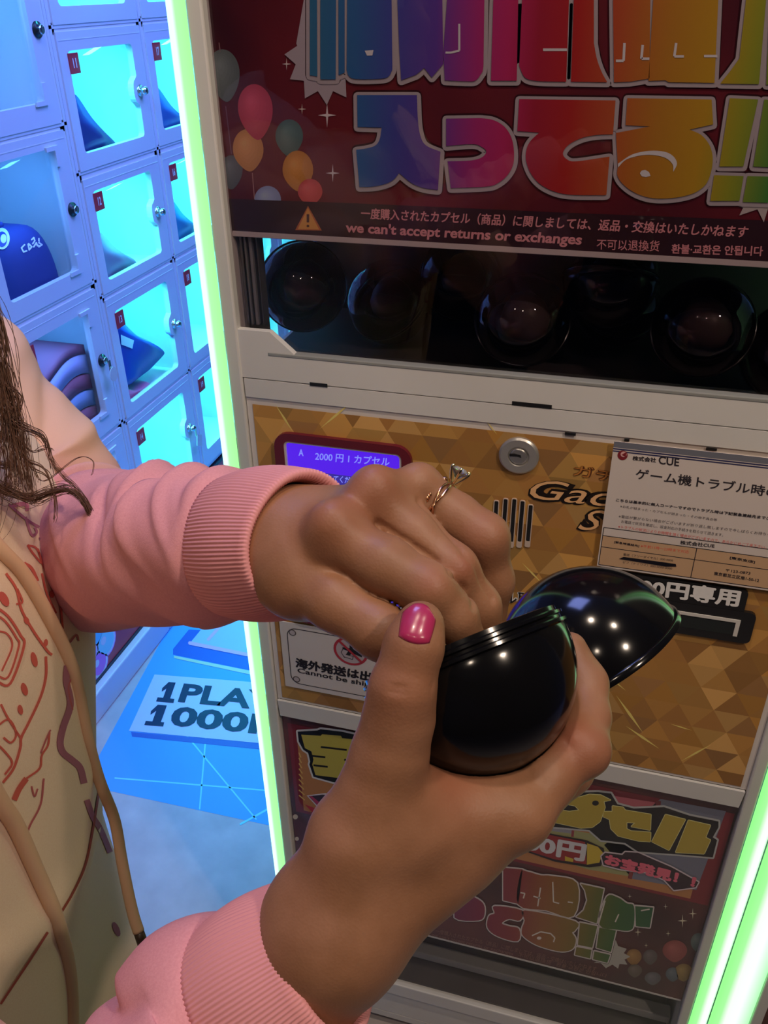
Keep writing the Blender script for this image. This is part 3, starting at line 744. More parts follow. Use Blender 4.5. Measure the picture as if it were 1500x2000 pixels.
for j in range(int((Z_pt-Z_pb)/H_)+3):
    for i in range(int((XPr-XPl)/S)+4):
        x0 = XPl-S+i*S+(j % 2)*S/2; z0 = Z_pb-0.01+j*H_
        for q in ([(x0, z0), (x0+S, z0), (x0+S/2, z0+H_)], [(x0+S, z0), (x0+1.5*S, z0+H_), (x0+S/2, z0+H_)]):
            q = clip_rect(q, XPl, XPr, Z_pb, Z_pt)
            if not q: continue
            base = rnd.choice(golds); f_ = rnd.uniform(0.92, 1.18)
            # drift of the print: cooler and darker towards the bottom right
            n_ = len(gv); gv += [Vector((a, YG, b_)) for a, b_ in q]; gf.append(tuple(range(n_, n_+len(q)))); gc.append(A(*[min(255, (0.62*k+0.38*m_)*f_) for k, m_ in zip(base, (130, 88, 42))]))
gp = Print(MG, (0, -1, 0), 0.00015); gp.v, gp.f, gp.c = gv, gf, gc
def gold_streak(x, y, r, ang, col=(196, 150, 78)):
    c, s = math.cos(ang), math.sin(ang)
    gp.poly([(x-r*c, y-r*s), (x+r*0.06*s, y-r*0.06*c), (x+r*c, y+r*s), (x-r*0.06*s, y+r*0.06*c)], col, 1)
for a in ((556, 818, 34, 1.0), (655, 812, 40, -0.7), (960, 835, 18, 0.9), (1230, 1395, 46, 0.95), (1255, 1440, 40, 0.6), (1360, 1470, 34, -0.5), (1330, 1420, 22, 0.3), (1040, 1120, 30, 0.8), (1200, 1330, 30, 0.7)): gold_streak(*a)
gold = gp.build('gold_face', mach)
gold['ink'] = 1
# display
dsp = MB(); bz = [M(541, 870, YG), M(806, 890, YG), M(560, 1208, YG)]
bx0, bx1, bz1, bz0 = M(539, 870, YG).x, M(806, 893, YG).x, M(600, 847, YG).z, M(600, 1212, YG).z
fnG = lambda u, v, d: Vector((u, YG-d, v))
dsp.prism(rrect(bx0, bx1, bz0, bz1, 0.017, 6), [rrect(bx0+0.0105, bx1-0.0105, bz0+0.010, bz1-0.009, 0.006, 4)], fnG, 0.005, 0.0)
disp = dsp.build('display', mat('maroon_bezel', A(78, 14, 24), rough=0.35), mach)
MB().prism(rrect(bx0+0.0105, bx1-0.0105, bz0+0.010, bz1-0.009, 0.006, 4), [rrect(bx0+0.0128, bx1-0.0128, bz0+0.012, bz1-0.011, 0.004, 4)], fnG, 0.004, 0.0).build('screen_rim', mat('rim_white', (0.7, 0.65, 0.66), rough=0.4), disp)
zsp = M(600, 918, YG).z
MB().prism([(bx0+0.0125, zsp), (bx1-0.0125, zsp), (bx1-0.0125, bz1-0.011), (bx0+0.0125, bz1-0.011)], None, fnG, 0.0016, 0.0002).build('lit_screen', mat('violet_screen', (0.02, 0.01, 0.05), rough=0.25, emit=(0.085, 0.012, 0.80), strength=1.0), disp)
MB().prism([(bx0+0.0125, bz0+0.012), (bx1-0.0125, bz0+0.012), (bx1-0.0125, zsp), (bx0+0.0125, zsp)], None, fnG, 0.0016, 0.0002).build('dim_screen', mat('blue_screen', (0.02, 0.015, 0.06), rough=0.25, emit=(0.035, 0.022, 0.30), strength=1.0), disp)
ds = Print(lambda x, y: M(x, y, YG-0.0018), (0, -1, 0))
ds.text('A', (583, 890), (593, 891), (583, 877), (0, 0, 0), 0, 0.03); ds.text('2000 円 1 カプセル', (615, 899), (760, 911), (616, 882), (0, 0, 0), 0, 0.02)
ds.text('〒ボタンを押してください', (575, 935), (705, 947), (576, 921), (0, 0, 0), 0, 0.02)
ds.build('screen_text', disp, mat('screen_glow', (0.1, 0.1, 0.2), emit=(0.20, 0.24, 0.95), strength=1.0))
# lock
lk = M(1014, 888, YG)
lko = MB().lathe([(0.0193, 0), (0.0193, 0.003), (0.0175, 0.0045), (0.0105, 0.0045), (0.0095, 0.003), (0, 0.003)], lk, (0, -1, 0), 40).build('lock', mat('brushed_nickel', (0.62, 0.60, 0.56), rough=0.32, metal=0.7), mach, False, 35)
MB().lathe([(0.0085, 0.0028), (0.0085, 0.0042), (0.0075, 0.005), (0, 0.005)], lk, (0, -1, 0), 30).build('lock_cylinder', mat('nickel_core', (0.55, 0.53, 0.50), rough=0.25, metal=0.8), lko, False, 35)
MB().prism([(-0.0068, 0.0014), (-0.002, 0.0022), (0.004, 0.0012), (0.0046, -0.0014), (0.001, -0.0006), (-0.0066, -0.0012)], None, lambda u, v, d: lk+Vector((u-0.002, -d, v+0.001)), 0.0054, 0.0048).build('keyhole', M_black, lko)
# speaker slots
for k, (x, y0, y1) in enumerate(((970, 978, 1050), (988, 974, 1056), (1005, 974, 1058), (1021, 978, 1058), (1037, 986, 1057))):
    a, b_ = M(x+1, y0, YG), M(x-3, y1, YG); w = 0.0024
    so = MB().prism(rrect(a.x-w-0.0009, a.x+w, b_.z-0.007, a.z+0.0008, 0.002, 4), [rrect(a.x-w, a.x+w-0.0009, b_.z, a.z, 0.0014, 4)], fnG, 0.0012, 0.0).build('speaker_slot', mat('slot_rim', (0.62, 0.50, 0.42), rough=0.4), mach)
    MB().prism(rrect(a.x-w, a.x+w-0.0009, b_.z, a.z, 0.0014, 4), None, fnG, 0.0005, 0.0002).build('slot_opening', M_black, so)
# gold lettering, half hidden by the notice
gl = Print(MG, (0, -1, 0), 0.00015)
gl.text('ガチャ', (1119, 929), (1245, 950), (1121, 906), (70, 36, 18), 3, 0.05); gl.text('ガチャ', (1119, 929), (1245, 950), (1121, 906), (138, 82, 34), 6, 0.0)
for bo, cc, la, dx in ((0.085, (22, 14, 10), 3, 0), (0.05, (22, 14, 10), 4, -4), (0.0, (176, 128, 84), 8, 0)):
    gl.text('Gacha', (1034+dx, 972+(5 if dx else 0)), (1290+dx, 1000), (1040+dx, 934), cc, la, bo, 0.28)
    gl.text('S', (1128+dx, 1033+(4 if dx else 0)), (1176+dx, 1037), (1140+dx, 993), cc, la, bo, 0.28)
gl.text('カプセル取出し', (905, 1168), (1090, 1190), (906, 1142), (205, 190, 180), 2, 0.09); gl.text('カプセル取出し', (905, 1168), (1090, 1190), (906, 1142), (26, 18, 18), 6, 0.02)
gl.build('panel_lettering', gold)
# bill slot with its black label
blk = mat('black_label', (0.010, 0.010, 0.011), rough=0.3)
q = [M(1180, 1112, YG), M(1461, 1150, YG), M(1456, 1196, YG), M(1474, 1200, YG), M(1472, 1240, YG), M(1466, 1252, YG), M(1180, 1222, YG)]
x0, x1 = M(1195, 1150, YG).x, M(1458, 1170, YG).x; xs2 = M(1473, 1215, YG).x
zt, zm, zb_ = M(1195, 1112, YG).z, M(1458, 1192, YG).z, M(1400, 1244, YG).z
bs = MB().prism(rrect(x0-0.02, xs2, zb_, zm, 0.006, 4), None, fnG, 0.004, 0.0); bs.prism(rrect(x0-0.02, x1, zm-0.006, zt, 0.005, 4), None, fnG, 0.0035, 0.0)
bill = bs.build('bill_slot', blk, mach)
MB().prism([(x0, zm-0.010), (x1-0.001, zm-0.010), (x1-0.001, zb_+0.008), (x1-0.005, zb_+0.008), (x1-0.005, zm-0.0135), (x0, zm-0.0135)], None, fnG, 0.005, 0.0).build('slot_edge', mat('slot_white', (0.72, 0.70, 0.66), rough=0.3), bill)
MB().box(x0, x1-0.006, YG-0.0043, YG-0.0035, zb_+0.009, zm-0.015).build('slot_mouth', mat('dark_green_mouth', (0.01, 0.016, 0.016), rough=0.15), bill)
bt = Print(lambda x, y: M(x, y, YG-0.0042), (0, -1, 0), 0.0002)
bt.text('1000円専用', (1207, 1155), (1442, 1186), (1211, 1122), (214, 200, 188), 1, 0.045)
bt.build('slot_lettering', bill)
# paper notice and shipping sign stuck on the gold panel
nx0, nx1, nz1, nz0 = M(1186, 960, YG-0.006).x, 0.1945, M(1300, 873, YG-0.006).z, M(1180, 1108, YG-0.006).z
YN = YG-0.0058
nt_ = MB().box(nx0, nx1+0.004, YN, YN+0.0006, nz0, nz1).build('paper_notice', mat('paper', (0.74, 0.66, 0.62), rough=0.7))
tag(nt_, 'white paper notice with a ruled table, stuck on the gold panel', 'notice')
npn = Print(lambda x, y: M(x, y, YN), (0, -1, 0), 0.00012)
nrect = lambda xa, xb, za, zb, col, lay: npn._add([Vector((xa, YN, za)), Vector((xb, YN, za)), Vector((xb, YN, zb)), Vector((xa, YN, zb))], [(0, 1, 2, 3)], A(*col), lay)
nrect(nx0, nx1+0.004, nz1-0.006, nz1, (84, 80, 82), 1); nrect(nx0, nx1+0.004, nz1-0.0082, nz1-0.0068, (38, 36, 60), 1); nrect(nx0, nx1+0.004, nz1-0.0105, nz1-0.0092, (38, 36, 60), 1)
npn.disc(1216, 889, 10, 9.5, (96, 24, 28), 2, 20); npn.disc(1218, 887, 6, 5.5, (168, 120, 110), 3, 16); npn.poly([(1214, 888), (1224, 882), (1222, 892)], (96, 24, 28), 4)
ink = (34, 28, 30)
npn.text('株式会社', (1235, 899), (1281, 903), (1236, 890), ink, 2, 0.03); npn.text('CUE', (1286, 906), (1326, 911), (1287, 890), ink, 2, 0.02)
npn.text('ゲーム機トラブル時の連絡先', (1241, 935), (1610, 985), (1243, 914), ink, 2, 0.015)
npn.text('こちらは基本的に無人コーナーですのでトラブル時は下記緊急連絡先までご連絡ください', (1203, 979), (1560, 1022), (1204, 973), ink, 2, 0.03)
npn.text('※お札が詰まった・カプセルが詰まった・その他不具合等', (1211, 991), (1400, 1018), (1212, 986), (74, 64, 62), 2)
npn.text('※電話が繋がらない場合がございますが折り返し致しますので今しばらくお待ちください', (1208, 1011), (1530, 1050), (1209, 1005), (74, 64, 62), 2)
npn.text('お電話で状況を確認し、返金対応の手続きを取らせて頂きます。', (1213, 1021), (1412, 1048), (1214, 1015), (74, 64, 62), 2)
npn.text('※トラブルの状況によりお時間を頂く場合がございますので、あらかじめご了承下さい。', (1207, 1031), (1496, 1072), (1208, 1025), (170, 72, 62), 2)
zt_ = M(1188, 1031, YN).z; zr1 = M(1187, 1047, YN).z; zr2 = M(1184, 1069, YN).z; zr3 = M(1181, 1104, YN).z
for za in (zt_, zr1, zr2, zr3): nrect(nx0+0.0015, nx1+0.004, za-0.0004, za+0.0004, ink, 1.5)
nrect(nx0+0.0015, nx1+0.004, zr3, zr1, (152, 116, 84), 1)
xm = M(1357, 1090, YN).x
nrect(xm-0.0004, xm+0.0004, zr3, zr1, ink, 1.5); nrect(nx0+0.0012, nx0+0.0019, zr3, zt_, ink, 1.5)
npn.text('株式会社CUE', (1328, 1063), (1395, 1070), (1329, 1055), ink, 2, 0.02)
npn.text('[緊急時連絡先]', (1199, 1061), (1248, 1069), (1200, 1056), ink, 2, 0.02); npn.text('※午前11時～23時まで対応', (1251, 1069), (1345, 1081), (1252, 1063), (176, 70, 50), 2)
npn.text('電話（フリーダイヤル）000-0000', (1217, 1085), (1314, 1097), (1218, 1080), ink, 2); npn.text('ゼフ（ケイワイ）000-0000-0000', (1215, 1100), (1312, 1113), (1216, 1095), ink, 2)
npn.poly([(1209, 1091), (1218, 1087), (1300, 1098), (1320, 1101), (1321, 1106), (1300, 1106), (1240, 1096)], (12, 10, 16), 5)
npn.text('[東京支店]', (1425, 1092), (1474, 1101), (1426, 1086), ink, 2, 0.03); npn.text('〒123-0873', (1417, 1116), (1465, 1122), (1418, 1111), ink, 2, 0.01); npn.text('東京都足立区扇1-50-12', (1394, 1123), (1482, 1137), (1395, 1116), ink, 2, 0.02)
npn.build('notice_print', nt_)
YS = YG-0.0008
sx0, sx1, sz1, sz0 = M(552, 1275, YS).x, M(820, 1300, YS).x, M(560, 1214, YS).z, M(562, 1339, YS).z
sg = MB().box(sx0, sx1, YS-0.0010, YS, sz0, sz1).build('shipping_sign', mat('sign_white', (0.72, 0.67, 0.66), rough=0.5))
tag(sg, 'white sign with a crossed out aeroplane stuck low on the gold panel', 'sign')
sp = Print(lambda x, y: M(x, y, YS-0.0011), (0, -1, 0), 0.00012)
ol = [(p[0], p[1]) for p in rrect(sx0+0.009, sx1-0.009, sz0+0.008, sz1-0.008, 0.012, 6)]
P3 = lambda u, v: Vector((u, YS-0.0011, v))
sp.at = P3
sp.stroke(ol, 0.0011, (40, 32, 34), 1, True)
for (u, v) in ((sx0+0.016, sz1-0.0145), (sx0+0.016, sz0+0.0150)):
    sp.disc(u, v, 0.0048, 0.0048, (70, 58, 54), 2, 20); sp.disc(u, v, 0.0035, 0.0035, (140, 124, 118), 3, 20)
sp.at = lambda x, y: M(x, y, YS-0.0011)
sp.text('海外発送は出来ません', (577, 1303), (830, 1352), (577, 1284), (26, 20, 22), 2, 0.05); sp.text('Cannot be shipped overseas', (581, 1316), (850, 1370), (581, 1304), (30, 24, 26), 2, 0.02)
pc = M(685, 1272, YS-0.0011)
sp.at = lambda u, v: pc+Vector((u, 0, v))
sp.disc(0, 0, 0.0215, 0.0215, (134, 34, 40), 2); sp.disc(0, 0, 0.0182, 0.0182, (140, 120, 116), 3)
sp.stroke([(-0.008, -0.011), (-0.012, -0.004), (-0.009, 0.003)], 0.001, (60, 50, 52), 4); sp.stroke([(-0.009, -0.010), (0.002, -0.012), (0.003, -0.007), (-0.006, -0.006)], 0.001, (60, 50, 52), 4)
sp.poly([(-0.001, 0.013), (0.002, 0.012), (0.003, 0.005), (0.014, -0.003), (0.014, -0.006), (0.002, -0.002), (-0.002, -0.007), (-0.006, -0.006), (-0.003, 0.0), (-0.010, 0.002), (-0.010, 0.0045), (-0.001, 0.005)], (24, 20, 22), 5)
sp.stroke([(-0.0135, 0.0135), (0.0135, -0.0135)], 0.0030, (134, 34, 40), 7, joins=False)
sp.build('sign_print', sg)

# lower rail, lower poster ------------------------------------------------------
MB().prism([(XLi+0.003, Z_r2b), (XRi-0.003, Z_r2b), (XRi-0.001, Z_r2t), (XLi+0.001, Z_r2t)], None, lambda u, v, d: Vector((u, D+d, v)), -0.005, 0.02).build('middle_rail', M_white, mach)
YQ = D+0.004
MQ = lambda x, y: M(x, y, YQ)
lx0, lx1 = XLi+0.001, XRi-0.001
m_lp = mat('lower_poster_red', rough=0.45, spec=0.3); noise_tint(m_lp, 6, A(50, 30, 26), A(84, 40, 34), 2)
lpo = MB().box(lx0, lx1, YQ+0.0003, YQ+0.002, Z_lp_bot, Z_r2b+0.002).build('lower_poster', m_lp, mach)
lp = Print(MQ, (0, -1, 0), 0.00012)
lr = lambda xa, xb, za, zb, col, lay: lp._add([Vector((xa, YQ, za)), Vector((xb, YQ, za)), Vector((xb, YQ, zb)), Vector((xa, YQ, zb))], [(0, 1, 2, 3)], A(*col), lay)
zf1, zf0 = M(1300, 1562, YQ).z, M(1300, 1744, YQ).z      # red frame of the upper picture
fx0, fx1 = M(562, 1420, YQ).x, M(1435, 1590, YQ).x
lr(fx0, fx1, zf0-0.006, zf1, (104, 30, 32), 1)
lr(fx0+0.012, fx1-0.022, zf0, zf1-0.018, (150, 96, 52), 2)                       # orange ground
xg = M(1170, 1600, YQ).x; zg = M(1200, 1665, YQ).z
lp.poly([(1110, 1540), (1282, 1567), (1281, 1590), (1240, 1586), (1105, 1560)], (146, 72, 74), 3)
lp.poly([(1290, 1560), (1418, 1584), (1360, 1738), (1235, 1716), (1180, 1650)], (96, 92, 98), 3)
lp.poly([(1040, 1610), (1240, 1640), (1235, 1712), (1150, 1698), (1030, 1660)], (130, 122, 76), 3)
lp.poly([(1030, 1600), (1120, 1614), (1118, 1628), (1030, 1616)], (120, 112, 112), 3.5)
lp.stroke([(1286, 1564), (1284, 1590)], 10, (96, 34, 34), 3.6, joins=False); lp.stroke([(1236, 1690), (1230, 1716)], 8, (110, 46, 36), 3.6, joins=False); lp.stroke([(1120, 1612), (1118, 1634)], 5, (120, 48, 46), 3.8, joins=False)
Zq, Zt = zoomed(1000, 1480, 3.571), zoomed(540, 1380, 6.25)
# treasure lettering, left end
out = Zt([(262, 300), (505, 285), (540, 270), (800, 300), (1000, 345), (1300, 400), (1300, 1000), (690, 915), (455, 850), (405, 700), (415, 665), (390, 560), (330, 520), (275, 420)])
lp.stroke(out, 7, (176, 166, 154), 6, True); lp.poly(out, (14, 11, 10), 8)
lp.poly(Zt([(305, 335), (545, 350), (560, 330), (790, 350), (805, 378), (1300, 430), (1300, 905), (740, 862), (480, 830), (440, 700), (455, 640), (430, 540), (350, 500)]), (150, 132, 52), 9)
for s_ in ([(545, 485), (862, 522)], [(430, 592), (600, 612)], [(455, 708), (630, 728)], [(830, 640), (960, 655)]): lp.stroke(Zt(s_), 3.6, (16, 12, 10), 10, joins=False)
lp.poly(Zt([(370, 1080), (600, 1050), (700, 1060), (700, 1300), (500, 1225)]), (176, 160, 158), 6); lp.poly(Zt([(395, 1090), (560, 1070), (680, 1080), (680, 1280), (500, 1200)]), (46, 34, 44), 7); lp.poly(Zt([(400, 1085), (440, 1090), (530, 1165), (500, 1195)]), (144, 44, 70), 8)
for k in range(9):
    y = 560+k*65; lp.stroke(Zt([(275, y), (300+6*k, y+60)]), 2.2, (188, 138, 72), 3, joins=False)
lp.poly(Zt([(345, 1190), (480, 1240), (440, 1290)]), (150, 38, 46), 4)
# capsule lettering in gold on black
blob = Zq([(-40, 330), (260, 350), (330, 300), (420, 240), (600, 235), (690, 245), (735, 320), (850, 350), (1060, 340), (1240, 400), (1440, 440), (1440, 480), (1400, 550), (1430, 570), (1400, 690), (1160, 670), (880, 650), (790, 590), (620, 570), (540, 500), (200, 470), (-40, 440)])
lp.stroke(blob, 7, (150, 142, 132), 6, True); lp.poly(blob, (22, 18, 13), 8)
gy = (150, 124, 42); gy2 = (150, 116, 44)
let = [[(340, 260), (470, 270), (540, 250), (620, 255), (690, 290), (640, 300), (650, 340), (615, 440), (560, 480), (480, 485), (270, 440), (280, 350), (400, 370), (470, 360), (440, 330), (330, 310)],
       [(700, 330), (775, 340), (790, 360), (970, 390), (965, 500), (830, 475), (860, 448), (800, 445), (800, 490), (830, 505), (968, 515), (965, 580), (880, 575), (740, 540), (690, 490), (680, 425), (635, 405), (640, 370), (700, 370)],
       [(1070, 390), (1210, 425), (1095, 640), (975, 580)], [(1230, 430), (1385, 465), (1350, 550), (1385, 568), (1340, 665), (1140, 655)]]
for q in let: lp.stroke(Zq(q), 2.4, (186, 168, 110), 9, True, False); lp.poly(Zq(q), gy, 10)
lp.disc(*Zq([(583, 310)])[0], 6.5, 5, (22, 18, 13), 12)
# price flash
fl = Zq([(-40, 470), (120, 490), (300, 530), (520, 570), (640, 625), (650, 680), (620, 750), (540, 760), (300, 720), (100, 650), (-40, 640)])
lp.poly(fl, (30, 20, 16), 9); lp.poly(Zq([(-40, 480), (110, 500), (300, 540), (510, 582), (520, 738), (300, 704), (100, 640), (-40, 620)]), (122, 32, 30), 10)
lp.poly(Zq([(525, 590), (600, 615), (635, 655), (610, 725), (522, 740)]), (166, 136, 38), 11); lp.poly(Zq([(150, 515), (210, 525), (200, 560), (165, 560)]), (166, 116, 38), 10.5); lp.poly(Zq([(370, 680), (430, 700), (425, 722), (370, 712)]), (166, 136, 38), 11)
lp.text('2000円', tuple(Zq([(-135, 600)])[0]), tuple(Zq([(505, 722)])[0]), tuple(Zq([(-125, 478)])[0]), (160, 150, 144), 12, 0.05)
# pink flash
ot = Zq([(625, 680), (650, 655), (770, 670), (790, 650), (880, 655), (960, 690), (1100, 750), (1130, 765), (1300, 860), (1280, 895), (1130, 915), (1060, 840), (930, 790), (760, 770), (640, 740)])
lp.stroke(ot, 5, (160, 140, 136), 13, True); lp.poly(ot, (38, 22, 24), 14)
lp.text('お宝発見！！', tuple(Zq([(640, 735)])[0]), tuple(Zq([(1270, 900)])[0]), tuple(Zq([(655, 655)])[0]), (172, 74, 84), 16, 0.07)
# rainbow lettering of the lower poster
r0 = {'a': [(-60, 762), (75, 775), (45, 1015), (-60, 990)], 'k1': [(60, 800), (110, 790), (200, 815), (280, 820), (455, 870), (430, 1100), (240, 1060), (45, 1020)], 'p': [(480, 875), (640, 910), (590, 1150), (450, 1105), (500, 1060), (525, 990), (510, 920)],
      'ga': [(660, 965), (740, 970), (800, 1010), (850, 1030), (850, 1160), (820, 1200), (740, 1195), (610, 1160)], 'gb': [(860, 1030), (985, 1040), (960, 1180), (865, 1170)],
      't': [(-120, 1030), (70, 1060), (55, 1130), (-20, 1120), (-70, 1150), (-20, 1170), (50, 1190), (40, 1275), (-100, 1240), (-170, 1180), (-160, 1100), (-120, 1080)],
      'r': [(90, 1060), (440, 1135), (440, 1200), (420, 1215), (445, 1260), (430, 1320), (380, 1345), (300, 1340), (170, 1300), (80, 1240), (70, 1190), (90, 1130)],
      'e1': [(475, 1145), (595, 1170), (560, 1320), (460, 1300)], 'e2': [(610, 1180), (725, 1200), (690, 1350), (590, 1320)], 'e3': [(450, 1315), (555, 1335), (545, 1395), (440, 1370)], 'e4': [(575, 1345), (685, 1370), (665, 1425), (565, 1400)],
      's': [(-330, 960), (-210, 1000), (-190, 1080), (-230, 1130), (-400, 1110)]}
rb2 = Print(MQ, (0, -1, 0), 0.00012)
lp.poly(Zq([(660, 1400), (720, 1260), (740, 1310), (800, 1330), (780, 1360), (825, 1385), (785, 1405), (805, 1440), (750, 1435), (740, 1468), (700, 1440), (655, 1465), (620, 1430), (570, 1425)]), (146, 134, 118), 5)
for k, v in r0.items():
    v = Zq([(p.x, p.y) for p in spline([(a, b, 0) for a, b in v], 4, True)] if k in ('s', 't', 'r', 'ga', 'k1') else v); lp.stroke(v, 7, (30, 14, 14), 5.2, True); lp.stroke(v, 5, (170, 152, 140), 6, True); rb2.poly(v, (0, 0, 0), 9)
for q in ([(140, 1235), (200, 1208), (270, 1220), (300, 1250), (290, 1280)], [(80, 975), (90, 940), (60, 935)], [(200, 900), (180, 1030)], [(285, 860), (290, 1000), (330, 1010)], [(150, 960), (200, 975)], [(390, 1000), (425, 1005)], [(720, 1140), (745, 1085)], [(605, 1150), (650, 990)], [(900, 1060), (960, 1050)]):
    lp.stroke(Zq(q), 2.6, (176, 158, 140), 11, joins=False)
lp.disc(*Zq([(190, 1252)])[0], 4.5, 3, (176, 158, 140), 11)
xq = lambda px: M(px, 1800, YQ).x
rb2.build('rainbow_lettering', lpo, rainbow_mat('rainbow_ink_lower', [(xq(860), (110, 30, 66)), (xq(940), (128, 40, 58)), (xq(1010), (136, 52, 44)), (xq(1060), (142, 84, 38)), (xq(1110), (132, 96, 34)), (xq(1160), (96, 94, 34)), (xq(1210), (62, 92, 44)), (xq(1270), (48, 84, 48))]))
sm = (112, 72, 60)
lp.text('一度購入されたカプセル（商品）に関しましては、返品・交換はいたしかねます', (850, 1822), (1163, 1897), (852, 1813), sm, 3); lp.text("we can't accept returns or exchanges   不可以退換货   환불·교환은 안됩니다", (842, 1829), (1183, 1911), (844, 1820), sm, 3)
pr_old = pr; pr = lp
for (x, y, rx, ry, cc) in ((1238, 1868, 15, 15, (120, 82, 40)), (1318, 1856, 24, 20, (118, 56, 48)), (1364, 1840, 15, 18, (72, 76, 68)), (1335, 1898, 18, 16, (110, 84, 42)), (1270, 1868, 14, 14, (76, 62, 56)), (1314, 1902, 14, 13, (70, 72, 72)), (1275, 1910, 16, 12, (78, 70, 68)), (1240, 1895, 14, 12, (82, 66, 54))): balloon(x, y, rx, ry, cc, 2, 1.15)
for a in ((1353, 1784, 11), (1333, 1798, 13), (1246, 1820, 9), (1305, 1823, 6), (1300, 1770, 6), (1230, 1750, 5), (1262, 1846, 5)): spark(*a, (190, 160, 132), 3)
for a in ((577, 1595, 5), (580, 1638, 4)): lp.disc(a[0], a[1], a[2], a[2], (170, 150, 130), 3, 12)
lp.build('poster_print', lpo)
pr = pr_old
MB().box(lx0, lx1, D+0.0005, D+0.0025, Z_base+0.002, Z_r2b-0.0005).build('lower_pane', M_pane, mach)
MB().box(lx0, lx1, YQ, YQ+0.002, Z_lp_bot-0.004, Z_lp_bot, 0.0004).build('lower_strip', mat('strip_white', (0.66, 0.62, 0.60)), mach)
bn = MB(); bn.box(lx0, lx1, D+0.20, D+0.204, Z_base, Z_lp_bot); bn.box(lx0, lx1, D+0.006, D+0.20, Z_base, Z_base+0.004); bn.build('lower_bin', M_dark, mach)
MB().box(lx0, lx1, D+0.03, D+0.05, Z_base+0.030, Z_base+0.046, 0.002).build('reflection_bar', mat('grey_bar', (0.26, 0.25, 0.25), rough=0.35), mach)  # grey bar added to imitate a light band reflected in the recess
MB().box(lx0, lx1, D-0.004, D+0.02, Z_base-0.03, Z_base, 0.002).build('bottom_rail', M_white, mach)
MB().box(lx0, lx1, D+0.004, D+0.02, 0.045, Z_base-0.032, 0.002).build('base_panel', M_white, mach)

# neighbouring machine, only its edge shows
nb = empty('capsule_vending_machine', (0.60, D+0.22, 0), 'edge of a second vending machine with its own green tube at the lower right corner', 'vending machine')
NX = 0.2865
MB().box(NX, NX+0.0145, D-0.006, D+0.030, 0.03, TOP, 0.002).build('pillar', M_white, nb)
MB().box(NX+0.58, NX+0.5945, D-0.006, D+0.030, 0.03, TOP, 0.002).build('pillar', M_white, nb)
MB().box(NX, NX+0.5945, D+0.030, BK, 0.03, TOP, 0.002).build('body', M_white, nb)
MB().box(NX+0.0165, NX+0.578, D+0.002, D+0.028, 0.70, 1.13, 0.002).build('panel', mat('second_gold', A(130, 88, 40), rough=0.4), nb)
MB().box(NX+0.0165, NX+0.578, D+0.004, D+0.028, 1.17, TOP-0.02, 0.002).build('window', M_dark, nb)
MB().box(NX+0.0165, NX+0.578, D+0.004, D+0.028, 0.05, 0.68, 0.002).build('lower_poster', m_lp, nb)
m2 = led_mat('green_tube_wide', True); r2 = [n for n in m2.node_tree.nodes if n.type == 'VALTORGB'][0]
for e, p in zip(r2.color_ramp.elements, (0.0, 0.22, 0.36, 0.62, 1.0)): e.position = p
led(nb, NX-0.0492, NX-0.0008, m2)

# capsules in the window: clear half above a black half
def shell(bm, c, R, axis, half, lip, n=40, th=0.0012):
    prof = [(R*math.sin(t), R*math.cos(t)) for t in np.linspace(0, math.pi/2, 14)]+[(R+lip, 0.0), (R+lip, -0.003), (R, -0.003)]
    prof = [(0.0, R)]+prof[1:]
    m = MB(); m.bm.free(); m.bm = bm; m.lathe(prof, c, Vector(axis)*half, n)
M_cap_top = pane_mat('smoky_clear_shell', (0.62, 0.58, 0.58), 1.0, 0.03, 1.6)
M_cap_bot = mat('black_shell', (0.006, 0.006, 0.007), rough=0.12, coat=0.3)
def capsule(px, py, Y, R, axis, label):
    c = M(px, py, Y); c.z = max(c.z, Z_win-0.036+R+0.003)
    c.y = max(c.y, D+0.0065+R+0.002)
    o = empty('toy_capsule', c, label, 'capsule', 'capsules behind the machine window')
    for half, nm, mm in ((1, 'clear_half', M_cap_top), (-1, 'black_half', M_cap_bot)):
        bm = bmesh.new(); shell(bm, c+Vector(axis)*(0.0008*half), R, axis, half, 0.0012)
        k = MB(); k.bm.free(); k.bm = bm; k.build(nm, mm, o, True)
    bm = bmesh.new()
    bmesh.ops.create_icosphere(bm, subdivisions=2, radius=R*0.55)
    for v in bm.verts: v.co = c+v.co*(1+0.12*math.sin(90*v.co.x+60*v.co.z))+Vector((0, 0.004, 0))
    k = MB(); k.bm.free(); k.bm = bm; k.build('wrapped_prize', mat('dark_bag', (0.16, 0.12, 0.12), rough=0.4), o, True)
RC = 0.0455
for a in ((592, 560, 0.83, (0.5, -0.8, 0.2), 'leftmost dark capsule in the window, near the glass below the yellow warning triangle'),
          (760, 610, 0.90, (-0.3, -0.6, 0.7), 'dim capsule in the window right of the leftmost one, deep in the bin'),
          (1020, 625, 0.82, (0.1, -0.75, 0.55), 'clear fronted capsule on the bin floor in the middle of the window'),
          (1192, 545, 0.86, (0.0, 0.5, 0.85), 'capsule with its black half down, high in the window right of the middle'),
          (1195, 690, 0.955, (0.2, -0.5, 0.8), 'low capsule behind and under the one with its black half down'),
          (1372, 640, 0.82, (-0.1, -0.8, 0.5), 'large clear fronted capsule at the right end of the window'),
          (900, 545, 0.93, (0.4, -0.7, 0.5), 'faint capsule far back in the bin left of the middle capsule'),
          (1545, 690, 0.83, (0.3, -0.8, 0.4), 'capsule cut by the right edge of the window')):
    capsule(a[0], a[1], a[2], RC, Vector(a[3]).normalized(), a[4])

